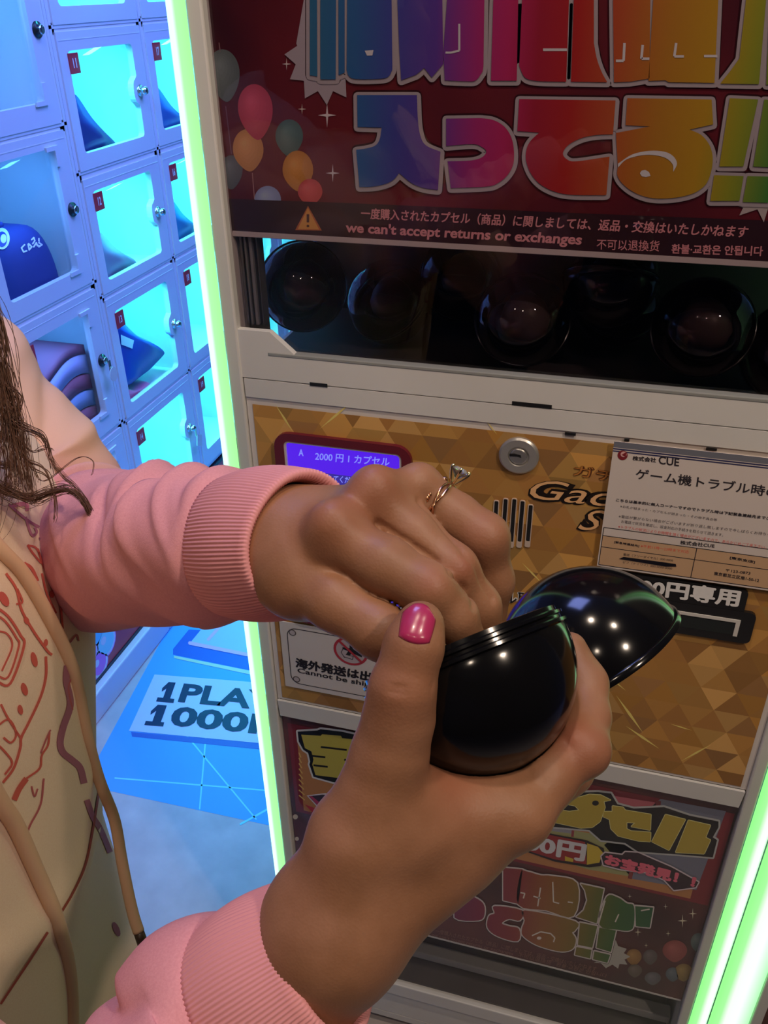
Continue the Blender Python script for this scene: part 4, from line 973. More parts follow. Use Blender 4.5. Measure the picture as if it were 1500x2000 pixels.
# ------------------------------------------------------------------ the person: smooth bodies from distance fields
def cone_d(P, a, b, ra, rb):
    a = np.array(a, np.float32); b = np.array(b, np.float32); ba = b-a
    t = np.clip(((P-a)@ba)/float(ba@ba), 0, 1)
    return np.linalg.norm(P-a-t[..., None]*ba, axis=-1)-(ra+(rb-ra)*t)
def smin(a, b, k):
    h = np.maximum(k-np.abs(a-b), 0)/k
    return np.minimum(a, b)-h*h*k*0.25
def ball_d(P, c, r, e=(1, 1, 1)):
    q = (P-np.array(c, np.float32))/np.array(e, np.float32)
    return (np.linalg.norm(q, axis=-1)-r)*min(e)
def surface_nets(F, lo, h):
    S = F < 0; n = np.array(F.shape)
    c = [(i, j, k) for i in (0, 1) for j in (0, 1) for k in (0, 1)]
    sh = lambda A, o: A[o[0]:n[0]-1+o[0], o[1]:n[1]-1+o[1], o[2]:n[2]-1+o[2]]
    cnt = sum(sh(S, o).astype(np.int8) for o in c)
    act = (cnt > 0) & (cnt < 8)
    idx = -np.ones(act.shape, np.int64); cells = np.argwhere(act); idx[act] = np.arange(len(cells))
    acc = np.zeros((len(cells), 3)); num = np.zeros(len(cells))
    for a in c:
        for ax in range(3):
            if a[ax]: continue
            b = list(a); b[ax] = 1
            fa = F[tuple((cells+np.array(a)).T)]; fb = F[tuple((cells+np.array(b)).T)]
            m = (fa < 0) != (fb < 0)
            t = np.where(m, fa/np.where(m, fa-fb, 1), 0)
            p = np.repeat(np.array(a, float)[None], len(cells), 0); p[:, ax] += t
            acc[m] += p[m]; num[m] += 1
    V = lo+(cells+acc/num[:, None])*h
    quads = []
    for ax in range(3):
        u, v = (ax+1) % 3, (ax+2) % 3
        sl0 = [slice(1, -1)]*3; sl1 = [slice(1, -1)]*3
        sl0[ax] = slice(0, -1); sl1[ax] = slice(1, None)
        A_, B_ = S[tuple(sl0)], S[tuple(sl1)]
        e = np.argwhere(A_ != B_)
        if not len(e): continue
        flip = A_[tuple(e.T)]
        e = e+np.array([1 if k != ax else 0 for k in range(3)])
        du = np.eye(3, dtype=int)[u]; dv = np.eye(3, dtype=int)[v]
        q = np.stack([idx[tuple((e-du-dv).T)], idx[tuple((e-dv).T)], idx[tuple(e.T)], idx[tuple((e-du).T)]], 1)
        q[~flip] = q[~flip][:, ::-1]
        quads.append(q[(q >= 0).all(1)])
    return V, np.concatenate(quads)
def grid(lo, hi, h):
    lo = np.array(lo, float); hi = np.array(hi, float)
    ax = [np.arange(lo[i], hi[i]+h, h, dtype=np.float32) for i in range(3)]
    return np.stack(np.meshgrid(*ax, indexing='ij'), -1)
def w(x, y, d): return np.array(at(x, y, d))
def chain(j):                         # joints as (px, py, depth, radius)
    return [(w(*a[:3]), w(*b[:3]), a[3], b[3]) for a, b in zip(j, j[1:])]
def hand_mesh(palm, fingers, h, pad=0.016, kp=0.012, kf=0.0045, extra=None):
    pts = np.array([p for s in palm+[q for f in fingers for q in f] for p in s[:2]])
    lo = pts.min(0)-pad-0.012; hi = pts.max(0)+pad+0.012
    P = grid(lo, hi, h); F = None
    for s in palm: d = cone_d(P, *s); F = d if F is None else smin(F, d, kp)
    G_ = None
    for f in fingers:
        e = None
        for s in f: d = cone_d(P, *s); e = d if e is None else smin(e, d, 0.005)
        G_ = e if G_ is None else smin(G_, e, 0.0008)
    F = smin(F, G_, kf)
    if extra is not None: F = extra(P, F)
    return surface_nets(F.astype(np.float64), lo, h)

# left hand, dipping into the capsule; joints read off the photograph with their distance
LW = (568, 1070, 0.368)
l_index = [(662, 1060, .340, .0118), (752, 1104, .331, .0106), (838, 1152, .325, .0097), (886, 1204, .329, .0086), (914, 1252, .336, .0074)]
l_mid = [(735, 988, .351, .0116), (808, 1046, .346, .0101), (884, 1112, .341, .0095), (934, 1184, .348, .0085), (952, 1250, .355, .0073)]
l_ring = [(822, 980, .364, .0110), (888, 1012, .360, .0101), (946, 1050, .356, .0097), (961, 1135, .364, .0086), (955, 1205, .372, .0075)]
l_little = [(880, 1015, .380, .0100), (925, 1080, .380, .0088), (938, 1150, .385, .0075), (925, 1200, .388, .0065)]
l_thumb = [(590, 1128, .350, .0145), (655, 1174, .335, .0110), (742, 1234, .325, .0099), (800, 1275, .328, .0086), (830, 1300, .334, .0075)]
l_palm = [(w(527, 1068, .385), w(*LW), .0205, .0205), (w(568, 1050, .374), w(568, 1092, .364), .0195, .0185)]
l_palm += [(w(*LW), w(*LW)+(w(*f[0][:3])-w(*LW))*0.88, .0180, f[0][3]+.0002) for f in (l_index, l_mid, l_ring, l_little)]
l_palm += [(w(572, 1085, .366), w(590, 1128, .350), .0180, .0145), (w(590, 1128, .350), w(650, 1100, .350), .0140, .0105), (w(600, 1060, .370), w(690, 1040, .374), .018, .012), (w(660, 1050, .370), w(820, 1010, .390), .013, .011)]
l_palm.insert(0, (w(350, 1083, .470), w(527, 1068, .385), .0240, .0205))
KN_L = [(w(*f[0][:3]), f[0][3]) for f in (l_index, l_mid, l_ring)]
def l_extra(P, F):
    for (px, py, d, r) in ((650, 1015, .3325, .0058), (733, 944, .343, .0056), (820, 936, .356, .0052)):   # knuckle tops
        F = smin(F, ball_d(P, w(px, py, d), r), 0.016)
    return F
# right hand, holding the capsule
RW = (652, 1815, .326)
r_thumb = [(700, 1640, .318, .0165), (762, 1470, .311, .0132), (779, 1400, .307, .0120), (786, 1345, .303, .0110), (808, 1262, .302, .0098), (821, 1220, .304, .0084)]
r_index = [(985, 1582, .335, .0136), (1062, 1520, .339, .0118), (1128, 1458, .345, .0106), (1143, 1400, .356, .0096), (1143, 1335, .365, .0088), (1113, 1268, .371, .0074)]
r_mid = [(985, 1610, .352, .0125), (1108, 1500, .370, .0105), (1112, 1400, .389, .0090), (1066, 1345, .392, .0075)]
r_ring = [(945, 1632, .364, .0118), (1050, 1555, .388, .0098), (1030, 1465, .402, .0085), (985, 1420, .399, .0072)]
r_little = [(895, 1640, .370, .0105), (970, 1600, .392, .0088), (950, 1535, .402, .0075), (920, 1500, .397, .0066)]
r_palm = [(w(560, 1945, .333), w(*RW), .0235, .0225), (w(690, 1850, .334), w(625, 1780, .326), .0180, .0180)]
r_palm += [(w(*RW), w(985, 1582, .335), .0225, .0140), (w(*RW), w(700, 1640, .318), .0210, .0165), (w(700, 1640, .318), w(985, 1582, .335), .0165, .0125),
           (w(790, 1562, .320), w(950, 1572, .331), .0105, .0108), (w(700, 1740, .328), w(880, 1650, .340), .0200, .0175), (w(*RW), w(895, 1640, .368), .020, .0120), (w(900, 1620, .348), w(985, 1600, .352), .015, .012), (w(762, 1520, .314), w(800, 1600, .322), .0120, .0150)]
r_palm.insert(0, (w(380, 2090, .345), w(560, 1945, .333), .0290, .0235))
def r_extra(P, F):
    F = smin(F, ball_d(P, w(1150, 1470, .344), .0062), 0.009)
    F = smin(F, ball_d(P, w(1030, 1590, .330), .0070), 0.012)
    # pressed against the capsule
    F = np.maximum(F, -(np.linalg.norm(P-np.array(at(918, 1307, .348), np.float32), axis=-1)-0.0428)) if True else F
    return F
parts_v, parts_f, off = [], [], 0
def put(V, Q):
    global off
    parts_v.append(V); parts_f.append(Q+off); off += len(V)
HR = 0.00125
put(*hand_mesh(l_palm, [chain(f) for f in (l_index, l_mid, l_ring, l_little, l_thumb)], HR, extra=l_extra))
put(*hand_mesh(r_palm, [chain(f) for f in (r_index, r_mid, r_ring, r_little, r_thumb)], HR, extra=r_extra))
n_hands = off
# trunk, arms, neck, head, legs under the clothes
TC = np.array([-0.452, 0.270])            # trunk axis on the plan
FD = np.array([0.972, 0.235]); SD = np.array([0.235, -0.972])      # facing and towards the right shoulder
def tp(f, s, z): return np.array([TC[0]+FD[0]*f+SD[0]*s, TC[1]+FD[1]*f+SD[1]*s, z])
E_L, E_R = w(150, 1075, .575), w(150, 2520, .365)
S_L, S_R = tp(0.0, -0.165, 1.285), tp(0.0, 0.165, 1.285)
W_L, W_R = w(350, 1083, .470), w(420, 2100, .345)
HC = tp(0.055, 0.0, 1.475)
segs = [(tp(0, 0, 0.92), tp(0.0, 0, 1.20), .105, .112), (tp(0, -.07, 0.90), tp(0, -.09, 1.20), .075, .070), (tp(0, .07, 0.90), tp(0, .09, 1.20), .075, .070),
        (tp(0, -.07, 1.24), S_L, .065, .048), (tp(0, .07, 1.24), S_R, .065, .048), (S_L, E_L, .046, .034), (E_L, W_L, .034, .026), (S_R, E_R, .046, .034), (E_R, W_R, .034, .029),
        (tp(0.0, 0, 1.28), tp(0.03, 0, 1.42), .055, .050), (tp(0, -.085, .88), tp(0.01, -.09, .48), .080, .052), (tp(0.01, -.09, .48), tp(0, -.09, .09), .050, .034),
        (tp(0, .085, .88), tp(0.01, .09, .48), .080, .052), (tp(0.01, .09, .48), tp(0, .09, .09), .050, .034), (tp(-.03, -.09, .04), tp(.13, -.095, .03), .034, .026), (tp(-.03, .09, .04), tp(.13, .095, .03), .034, .026)]
allp = np.array([p for s in segs for p in s[:2]]+[HC])
hb = 0.0085
lo, hi = allp.min(0)-0.14, allp.max(0)+0.15
P = grid(lo, hi, hb); F = None
for s in segs:
    d = cone_d(P, *s); F = d if F is None else smin(F, d, 0.035)
R_h = Matrix(((FD[0], SD[0], 0), (FD[1], SD[1], 0), (0, 0, 1)))
q = P-np.array(HC, np.float32); fx = q[..., 0]*FD[0]+q[..., 1]*FD[1]; sx = q[..., 0]*SD[0]+q[..., 1]*SD[1]; zx = q[..., 2]
ta = 0.35; fx, zx = fx*math.cos(ta)-zx*math.sin(ta)*-1*0-0*zx, zx       # head kept upright; the face leans by its features
head = (np.sqrt((fx/1.12)**2+(sx/0.88)**2+(zx/1.18)**2)-0.085)
Q3 = np.stack([fx, sx, zx], -1)
for c, r, k in (((0.075, 0, -0.068), 0.030, 0.03), ((0.098, 0, -0.012), 0.011, 0.012), ((0.104, 0, -0.024), 0.011, 0.010), ((0.088, 0.028, 0.018), 0.016, 0.015), ((0.088, -0.028, 0.018), 0.016, 0.015), ((0.094, 0, -0.052), 0.012, 0.012), ((0.0, 0.078, -0.012), 0.018, 0.008), ((0.0, -0.078, -0.012), 0.018, 0.008)):
    head = smin(head, np.linalg.norm(Q3-np.array(c, np.float32), axis=-1)-r, k)
F = smin(F, head, 0.03)
put(*surface_nets(F.astype(np.float64), lo, hb))
from mathutils.bvhtree import BVHTree
BV = np.concatenate(parts_v); BF = np.concatenate(parts_f)
# creases: shallow grooves along short lines on the skin
def groove(pts, depth, width):
    line = np.array([w(*p) for p in pts]); best = np.full(n_hands, 9.0)
    V = BV[:n_hands]
    for a, b in zip(line, line[1:]):
        ab = b-a; t = np.clip(((V-a)@ab)/(ab@ab), 0, 1); best = np.minimum(best, np.linalg.norm(V-a-t[:, None]*ab, axis=1))
    return depth*np.exp(-(best/width)**2)
me = mesh_from(BV, BF, 'body')
N_ = np.zeros(len(BV)*3); me.vertices.foreach_get('normal', N_); N_ = N_.reshape(-1, 3)
disp = np.zeros(n_hands)
for g_ in ([(735, 1338, .291), (790, 1342, .2915), (842, 1340, .296)], [(738, 1350, .291), (790, 1354, .2915), (838, 1352, .296)],): disp += groove(g_, 0.0006, 0.0009)
for g_ in ([(646, 1128, .341), (655, 1105, .334), (668, 1128, .331)],): disp += groove(g_, 0.0012, 0.0022)
for (cx, cy, d, nx, ny) in ((905, 1108, .3285, .55, -.45), (850, 1130, .3205, .5, -.5)):
    for k in (-1, 0, 1): disp += groove([(cx-14+k*9*nx, cy-9-k*9*ny*-1, d), (cx+16+k*9*nx, cy+8-k*9*ny*-1, d)], 0.0005, 0.0011)
for g_ in ([(1010, 1488, .332), (1028, 1500, .3285), (1035, 1520, .328)], [(1092, 1428, .338), (1105, 1440, .3345), (1112, 1460, .334)]): disp += groove(g_, 0.0008, 0.0018)
pre_tree = BVHTree.FromPolygons([tuple(v) for v in BV[:n_hands]], [tuple(int(i) for i in f) for f in BF if f.max() < n_hands])
for ln_ in ([(738, 1022), (779, 1048), (812, 1068), (846, 1092), (880, 1120), (905, 1150), (925, 1185)], [(818, 978), (850, 1012), (880, 1048), (906, 1080), (938, 1128), (962, 1170)]):
    q_ = []
    for x, y in ln_:
        h = pre_tree.ray_cast(Vector((0, 0, CAM_Z)), Vector(ray(x, y)).normalized())[0]
        if h is not None: q_.append(np.array(h))
    for k_, (a, b) in enumerate(zip(q_, q_[1:])):
        ab = b-a; V = BV[:n_hands]; t_ = np.clip(((V-a)@ab)/(ab@ab), 0, 1)
        disp = np.maximum(disp, 0.0013*np.exp(-(np.linalg.norm(V-a-t_[:, None]*ab, axis=1)/0.0015)**2))
# faint tendons over the back of the left hand
for f in (l_index, l_mid, l_ring): disp -= groove([(560, 1050, .351), (f[0][0]-25, f[0][1]-30, f[0][2]-0.012)], 0.0007, 0.004)
BV[:n_hands] -= N_[:n_hands]*disp[:, None]
me.vertices.foreach_set('co', BV.ravel()); me.update()
# own colour of the skin: ruddier over joints and finger ends
tone = np.zeros(len(BV))
for (p, r, s) in [(w(648, 1010, .332), .014, .6), (w(735, 935, .338), .013, .6), (w(902, 1108, .3325), .0055, .9), (w(842, 1138, .3165), .0055, .8), (w(945, 1040, .345), .012, .4), (w(786, 1345, .292), .014, .35), (w(1150, 1470, .34), .014, .5), (w(880, 1525, .318), .014, .6), (w(1110, 1440, .338), .010, .8)]:
    tone += s*np.exp(-(np.linalg.norm(BV-p, axis=1)/r)**2)
tone = np.clip(tone, 0, 1)
ca = me.color_attributes.new('tone', 'FLOAT_COLOR', 'POINT'); buf = np.ones((len(BV), 4)); buf[:, :3] = tone[:, None]; ca.data.foreach_set('color', buf.ravel())
M_skin = mat('skin', rough=0.48, spec=0.35, sss=0.12); nt = M_skin.node_tree
at_ = nt.nodes.new('ShaderNodeAttribute'); at_.attribute_name = 'tone'; mxc = nt.nodes.new('ShaderNodeMix'); mxc.data_type = 'RGBA'
tc = nt.nodes.new('ShaderNodeTexCoord'); nz = nt.nodes.new('ShaderNodeTexNoise'); nz.inputs['Scale'].default_value = 55; nz.inputs['Detail'].default_value = 3
rr = nt.nodes.new('ShaderNodeValToRGB'); rr.color_ramp.elements[0].color = (0.270, 0.128, 0.069, 1); rr.color_ramp.elements[1].color = (0.325, 0.158, 0.090, 1)
rr.color_ramp.elements[0].position = 0.35; rr.color_ramp.elements[1].position = 0.65
nt.links.new(tc.outputs['Object'], nz.inputs['Vector']); nt.links.new(nz.outputs['Fac'], rr.inputs['Fac'])
nt.links.new(at_.outputs['Fac'], mxc.inputs[0]); nt.links.new(rr.outputs['Color'], mxc.inputs[6]); mxc.inputs[7].default_value = (0.295, 0.104, 0.062, 1)
nt.links.new(mxc.outputs[2], bsdf(M_skin).inputs['Base Color'])
n2 = nt.nodes.new('ShaderNodeTexVoronoi'); n2.inputs['Scale'].default_value = 900; bp = nt.nodes.new('ShaderNodeBump'); bp.inputs['Strength'].default_value = 0.10; bp.inputs['Distance'].default_value = 0.0006
nt.links.new(tc.outputs['Object'], n2.inputs['Vector']); nt.links.new(n2.outputs['Distance'], bp.inputs['Height']); nt.links.new(bp.outputs['Normal'], bsdf(M_skin).inputs['Normal'])
person = empty('person', (TC[0], TC[1], 0), 'person in a cream and pink hoodie, reaching into an open black capsule', 'person')
body = link('body', me, M_skin, person, True)

# painted thumb nail: a thin plate following the thumb end
from mathutils.bvhtree import BVHTree
hb_tree = BVHTree.FromPolygons([tuple(v) for v in BV[:n_hands]], [tuple(int(i) for i in f) for f in BF if f.max() < n_hands])
def skin_hit(px, py):
    d = Vector(ray(px, py)).normalized(); h = hb_tree.ray_cast(Vector((0, 0, CAM_Z)), d)
    return h[0], h[1]
def nail_plate(c0, c1, hw, name, m):
    c0, c1 = np.array(c0, float), np.array(c1, float); ax = c1-c0; sdv = np.array([-ax[1], ax[0]])/np.linalg.norm(ax)
    n, mm = 16, 16; up, dn = [], []
    for i in range(n+1):
        t = i/n
        for j in range(mm+1):
            q = j/mm*2-1
            wd = hw*(1-0.16*(1-t)**2-0.10*t)*(1-0.32*max(0, (t-0.72)/0.28)**2)
            x = c0+ax*(t+0.10*q*q*(1-t)*1.0-0.14*q*q*t*t)+sdv*q*wd
            p, nn = skin_hit(*x)
            if p is None: p, nn = skin_hit(*(c0+ax*t+sdv*q*wd*0.9))
            e = max(abs(q)**4, max(0, 1-t*7), 0)
            up.append(p+nn*(0.0011-0.0010*e)); dn.append(p-nn*0.0008)
    v = up+dn; N = len(up); f = []
    for i in range(n):
        for j in range(mm):
            a = i*(mm+1)+j; f.append((a, a+1, a+mm+2, a+mm+1)); f.append((N+a, N+a+mm+1, N+a+mm+2, N+a+1))
    rim = [j for j in range(mm+1)]+[i*(mm+1)+mm for i in range(1, n+1)]+[n*(mm+1)+j for j in range(mm-1, -1, -1)]+[i*(mm+1) for i in range(n-1, 0, -1)]
    for a, b in zip(rim, rim[1:]+rim[:1]): f.append((a, N+a, N+b, b))
    return link(name, mesh_from(v, f, name), m, person, True)
nail_o = nail_plate((807, 1257), (823, 1183), 37, 'thumb_nail', mat('pink_polish', (0.40, 0.028, 0.105), rough=0.25, coat=0.3))
tag(nail_o, 'glossy pink painted thumb nail')

# ------------------------------------------------------------------ hoodie
M_pink = noise_tint(mat('pink_fleece', rough=0.88, spec=0.15), 900, (0.66, 0.285, 0.315), (0.72, 0.33, 0.355), 3, 0.10, 1600)
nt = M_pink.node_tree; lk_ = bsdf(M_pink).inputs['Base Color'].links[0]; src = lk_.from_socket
fa = nt.nodes.new('ShaderNodeAttribute'); fa.attribute_name = 'painted_warm_light'; fm = nt.nodes.new('ShaderNodeMix'); fm.data_type = 'RGBA'  # warm light on the upper sleeves, painted into the pink cloth as cream
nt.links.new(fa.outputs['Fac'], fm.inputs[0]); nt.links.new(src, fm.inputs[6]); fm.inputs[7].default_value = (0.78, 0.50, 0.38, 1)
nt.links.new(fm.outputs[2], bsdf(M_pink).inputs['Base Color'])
M_cuff = mat('pink_rib_knit', (0.70, 0.31, 0.33), rough=0.9, spec=0.1)
M_cream = noise_tint(mat('cream_fleece', rough=0.88, spec=0.15), 900, (0.84, 0.64, 0.47), (0.88, 0.70, 0.53), 3, 0.10, 1600)
hood = None
def frames(pts):
    T = []; 
    for i in range(len(pts)): T.append((pts[min(i+1, len(pts)-1)]-pts[max(i-1, 0)]).normalized())
    n = Vector((0, 0, 1)); n = (n-T[0]*n.dot(T[0])).normalized(); out = []
    for t in T:
        n = (n-t*n.dot(t)).normalized(); out.append((t, n, t.cross(n)))
    return out
def sweep(name, ctr, radii, folds, m, parent, around=120, per=14, squash=1.0, noise=0.0012, seed=1, inner=None):
    """fabric tube along a centre line; folds: (s, slope, amp, width, th0, thw) ridges (or valleys, amp < 0) crossing it"""
    pts = spline(ctr, per); n = len(pts); fr = frames(pts)
    rad = [radii[min(int(i/per), len(radii)-2)]*(1-(i/per-min(int(i/per), len(radii)-2)))+radii[min(int(i/per)+1, len(radii)-1)]*(i/per-min(int(i/per), len(radii)-2)) for i in range(n)]
    ln = [0.0]
    for a, b in zip(pts, pts[1:]): ln.append(ln[-1]+(b-a).length)
    rg = random.Random(seed); ph = [rg.uniform(0, 6.28) for _ in range(6)]
    v, f = [], []
    for i in range(n):
        t, nn, bb = fr[i]
        for k in range(around):
            th = 2*math.pi*k/around; r = rad[i]; s = ln[i]
            d = 0.0
            for (s0, sl, am, wd, t0, tw) in folds:
                dt = (th-t0+math.pi) % (2*math.pi)-math.pi
                x = (s-s0-sl*dt-0.006*math.sin(2.3*dt+s0*60))/wd
                d += am*math.exp(-x*x)*math.exp(-(dt/tw)**2)
            d += noise*(math.sin(3*th+s*55+ph[0])+math.sin(5*th-s*80+ph[1])*0.7+math.sin(2*th+s*120+ph[2])*0.6)
            d *= min(1.0, s/0.016)
            v.append(pts[i]+(nn*math.cos(th)*squash+bb*math.sin(th))*(r+d))
    for i in range(n-1):
        for k in range(around):
            a, b = i*around+k, i*around+(k+1) % around
            f.append((a, b, b+around, a+around))
    me = mesh_from(v, f, name)
    ca = me.color_attributes.new('painted_warm_light', 'FLOAT_COLOR', 'POINT'); bf = []
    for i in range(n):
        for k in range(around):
            q = min(1, max(0, (ln[i]-0.20+0.02*math.sin(3*2*math.pi*k/around))/0.12)); q = q*q*(3-2*q); bf += [q, q, q, 1]  # grows towards the shoulder, where the warm light is painted in
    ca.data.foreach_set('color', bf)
    o = link(name, me, m, parent, True)
    sol = o.modifiers.new('cloth_thickness', 'SOLIDIFY'); sol.thickness = 0.0022; sol.offset = -1
    return o
def cuff(name, c0, c1, r0, r1, parent, ribs=118):
    """rib knit band from its open end c0 to the sleeve seam c1, rolled at the open end"""
    c0, c1 = Vector(c0), Vector(c1); ax = (c1-c0).normalized(); Ln = (c1-c0).length
    n = Vector((0, 0, 1)); n = (n-ax*n.dot(ax)).normalized(); bb = ax.cross(n)
    prof = [(r0-0.0045, 0.020), (r0-0.0042, 0.006), (r0-0.0032, 0.001), (r0-0.0012, -0.0012), (r0+0.0006, 0.0002), (r0+0.0012, 0.004)]
    for k in range(1, 15):
        t = k/14; prof.append((r0+(r1-r0)*t+0.0022*math.sin(math.pi*t)+0.0012, 0.004+(Ln-0.004)*t))
    prof += [(r1-0.0035, Ln+0.002)]
    A_ = ribs*5; v, f = [], []
    for (r, h) in prof:
        for k in range(A_):
            th = 2*math.pi*k/A_; rr_ = r+0.00024*math.cos(ribs*th)+0.0012*math.sin(3*th+h*30)
            v.append(c0+ax*h+(n*math.cos(th)+bb*math.sin(th))*rr_)
    for i in range(len(prof)-1):
        for k in range(A_):
            a, b = i*A_+k, i*A_+(k+1) % A_; f.append((a, b, b+A_, a+A_))
    return link(name, mesh_from(v, f, name), M_cuff, parent, True)

# trunk of the hoodie: stacked rounded sections, bulging at the chest and slack at the belly
def trunk():
    secs = [  # height, front, back, half width, centre shift to the right shoulder
        (0.62, .120, .150, .190), (0.66, .128, .152, .195), (0.74, .122, .145, .190), (0.84, .122, .140, .187), (0.92, .130, .138, .186), (1.00, .142, .135, .186), (1.08, .154, .132, .188),
        (1.15, .166, .130, .190), (1.20, .167, .128, .188), (1.245, .160, .122, .182), (1.28, .143, .112, .165), (1.31, .115, .095, .125), (1.335, .092, .082, .085), (1.36, .080, .078, .072)]
    v, f = [], []; A_ = 160; zs = np.array([s[0] for s in secs]); fine = np.linspace(zs[0], zs[-1], 90)
    cols = [np.interp(fine, zs, [s[k] for s in secs]) for k in (1, 2, 3)]
    ker = np.ones(7)/7
    cols = [np.convolve(np.pad(c, 3, 'edge'), ker, 'valid') for c in cols]
    for i, z in enumerate(fine):
        for k in range(A_):
            th = 2*math.pi*k/A_; c, s = math.cos(th), math.sin(th)
            fr_ = cols[0][i] if c > 0 else cols[1][i]; e = 0.86
            x = math.copysign(abs(c)**e, c)*fr_; y = math.copysign(abs(s)**e, s)*cols[2][i]
            d = 0.004*math.sin(4*th+z*14)+0.003*math.sin(7*th-z*22)*max(0, 1.2-z)+0.005*math.exp(-((z-0.98-0.10*s)/0.02)**2)*max(0, c)
            m_ = 1+d/0.16
            v.append(tp(x*m_, y*m_, z))
    for i in range(len(fine)-1):
        for k in range(A_):
            a, b = i*A_+k, i*A_+(k+1) % A_; f.append((a, b, b+A_, a+A_))
    return mesh_from(v, f, 'hoodie')
tm = trunk(); tv = [v.co.copy() for v in tm.vertices]; tf = [tuple(p.vertices) for p in tm.polygons]
hoodie = link('hoodie', tm, M_cream, person, True)
t_tree = BVHTree.FromPolygons(tv, tf)
def cloth_hit(px, py):
    h = t_tree.ray_cast(Vector((0, 0, CAM_Z)), Vector(ray(px, py)).normalized())
    if h[0] is None: return (None, None)
    return h[0], (h[1] if h[1].dot(Vector(ray(px, py))) < 0 else -h[1])

cl0 = w(602, 1064, .362); dl = np.array(E_L)-cl0; dl /= np.linalg.norm(dl)
cuff('cuff', cl0, cl0+dl*0.052, 0.0302, 0.0318, hoodie)
P_L = [cl0+dl*0.050, cl0+dl*0.062, cl0+dl*0.10, cl0+dl*0.15, cl0+dl*0.20, w(190, 1085, .570), w(112, 1010, .605), w(0, 878, .615), w(-110, 760, .62), np.array(S_L), tp(0, -.08, 1.285)]
fl_ = [(0.014, 0.006, 0.005, 0.007, 0.5, 2.5), (0.030, 0.016, -0.0035, 0.0045, 0.4, 1.0), (0.040, 0.018, 0.0045, 0.0045, 0.2, 1.3), (0.056, -0.012, -0.0055, 0.006, 0.3, 1.1), (0.068, 0.022, 0.0050, 0.0050, 0.1, 1.3), (0.082, 0.018, -0.0050, 0.0055, 0.5, 1.0), (0.094, 0.020, 0.0055, 0.0055, 0.3, 1.4),
       (0.108, 0.026, -0.0045, 0.0045, -0.2, 0.9), (0.120, 0.018, 0.0040, 0.0050, 0.2, 1.2), (0.134, 0.024, -0.0045, 0.0050, 0.6, 1.0), (0.146, 0.016, 0.0045, 0.0055, 0.0, 1.4), (0.166, 0.026, 0.0040, 0.0070, 0.6, 1.2), (0.19, 0.02, -0.006, 0.008, 0.0, 1.5),
       (0.225, 0.03, 0.008, 0.010, 0.0, 1.4), (0.25, 0.02, -0.008, 0.008, 0.2, 1.4), (0.28, 0.03, 0.006, 0.010, 0.0, 1.5), (0.315, 0.05, -0.005, 0.009, 0.3, 1.3), (0.345, 0.05, 0.006, 0.012, 0.0, 1.5), (0.38, 0.06, -0.005, 0.009, 0.2, 1.3), (0.41, 0.05, 0.006, 0.012, 0.0, 1.5)]
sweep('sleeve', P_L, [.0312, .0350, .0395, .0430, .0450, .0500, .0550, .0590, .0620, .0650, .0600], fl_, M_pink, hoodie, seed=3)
cr0 = w(632, 1862, .331)
dr = (-0.775*CR-0.60*CU+0.20*CF); dr /= np.linalg.norm(dr)
cuff('cuff', cr0, cr0+dr*0.041, 0.0300, 0.0330, hoodie)
P_R = [cr0+dr*0.039, cr0+dr*0.049, w(410, 2060, .339), w(325, 2200, .347), w(240, 2360, .356), np.array(E_R), (np.array(E_R)*.6+S_R*.4), (np.array(E_R)*.25+S_R*.75), np.array(S_R), tp(0, .09, 1.285)]
fr2 = [(0.012, 0.004, 0.006, 0.009, 1.0, 3.0), (0.03, 0.012, -0.005, 0.006, 1.0, 1.6), (0.05, 0.012, 0.006, 0.009, 1.5, 1.6), (0.09, -0.012, 0.005, 0.01, 1.0, 1.6)]
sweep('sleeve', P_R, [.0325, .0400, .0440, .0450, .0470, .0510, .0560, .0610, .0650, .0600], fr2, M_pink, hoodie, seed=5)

hv_, hf_ = [], []
for i in range(48):
    a = 2*math.pi*i/48; bk = 0.5-0.5*math.cos(a); rad_ = 0.020+0.030*bk
    cen = tp(0.070*math.cos(a)+0.015-0.035*bk, 0.088*math.sin(a), 1.345-0.010*bk-0.030*(1-bk)**2); out = np.array([FD[0]*math.cos(a)+SD[0]*math.sin(a), FD[1]*math.cos(a)+SD[1]*math.sin(a), 0])
    for k in range(14):
        t = 2*math.pi*k/14; hv_.append(cen+out*rad_*math.cos(t)*(1+0.12*math.sin(5*a))+np.array([0, 0, 1.25*rad_*math.sin(t)]))
for i in range(48):
    for k in range(14):
        a, b = i*14+k, i*14+(k+1) % 14; c, d = ((i+1) % 48)*14+(k+1) % 14, ((i+1) % 48)*14+k; hf_.append((a, b, c, d))
link('hood', mesh_from(hv_, hf_, 'hood'), M_cream, hoodie, True)

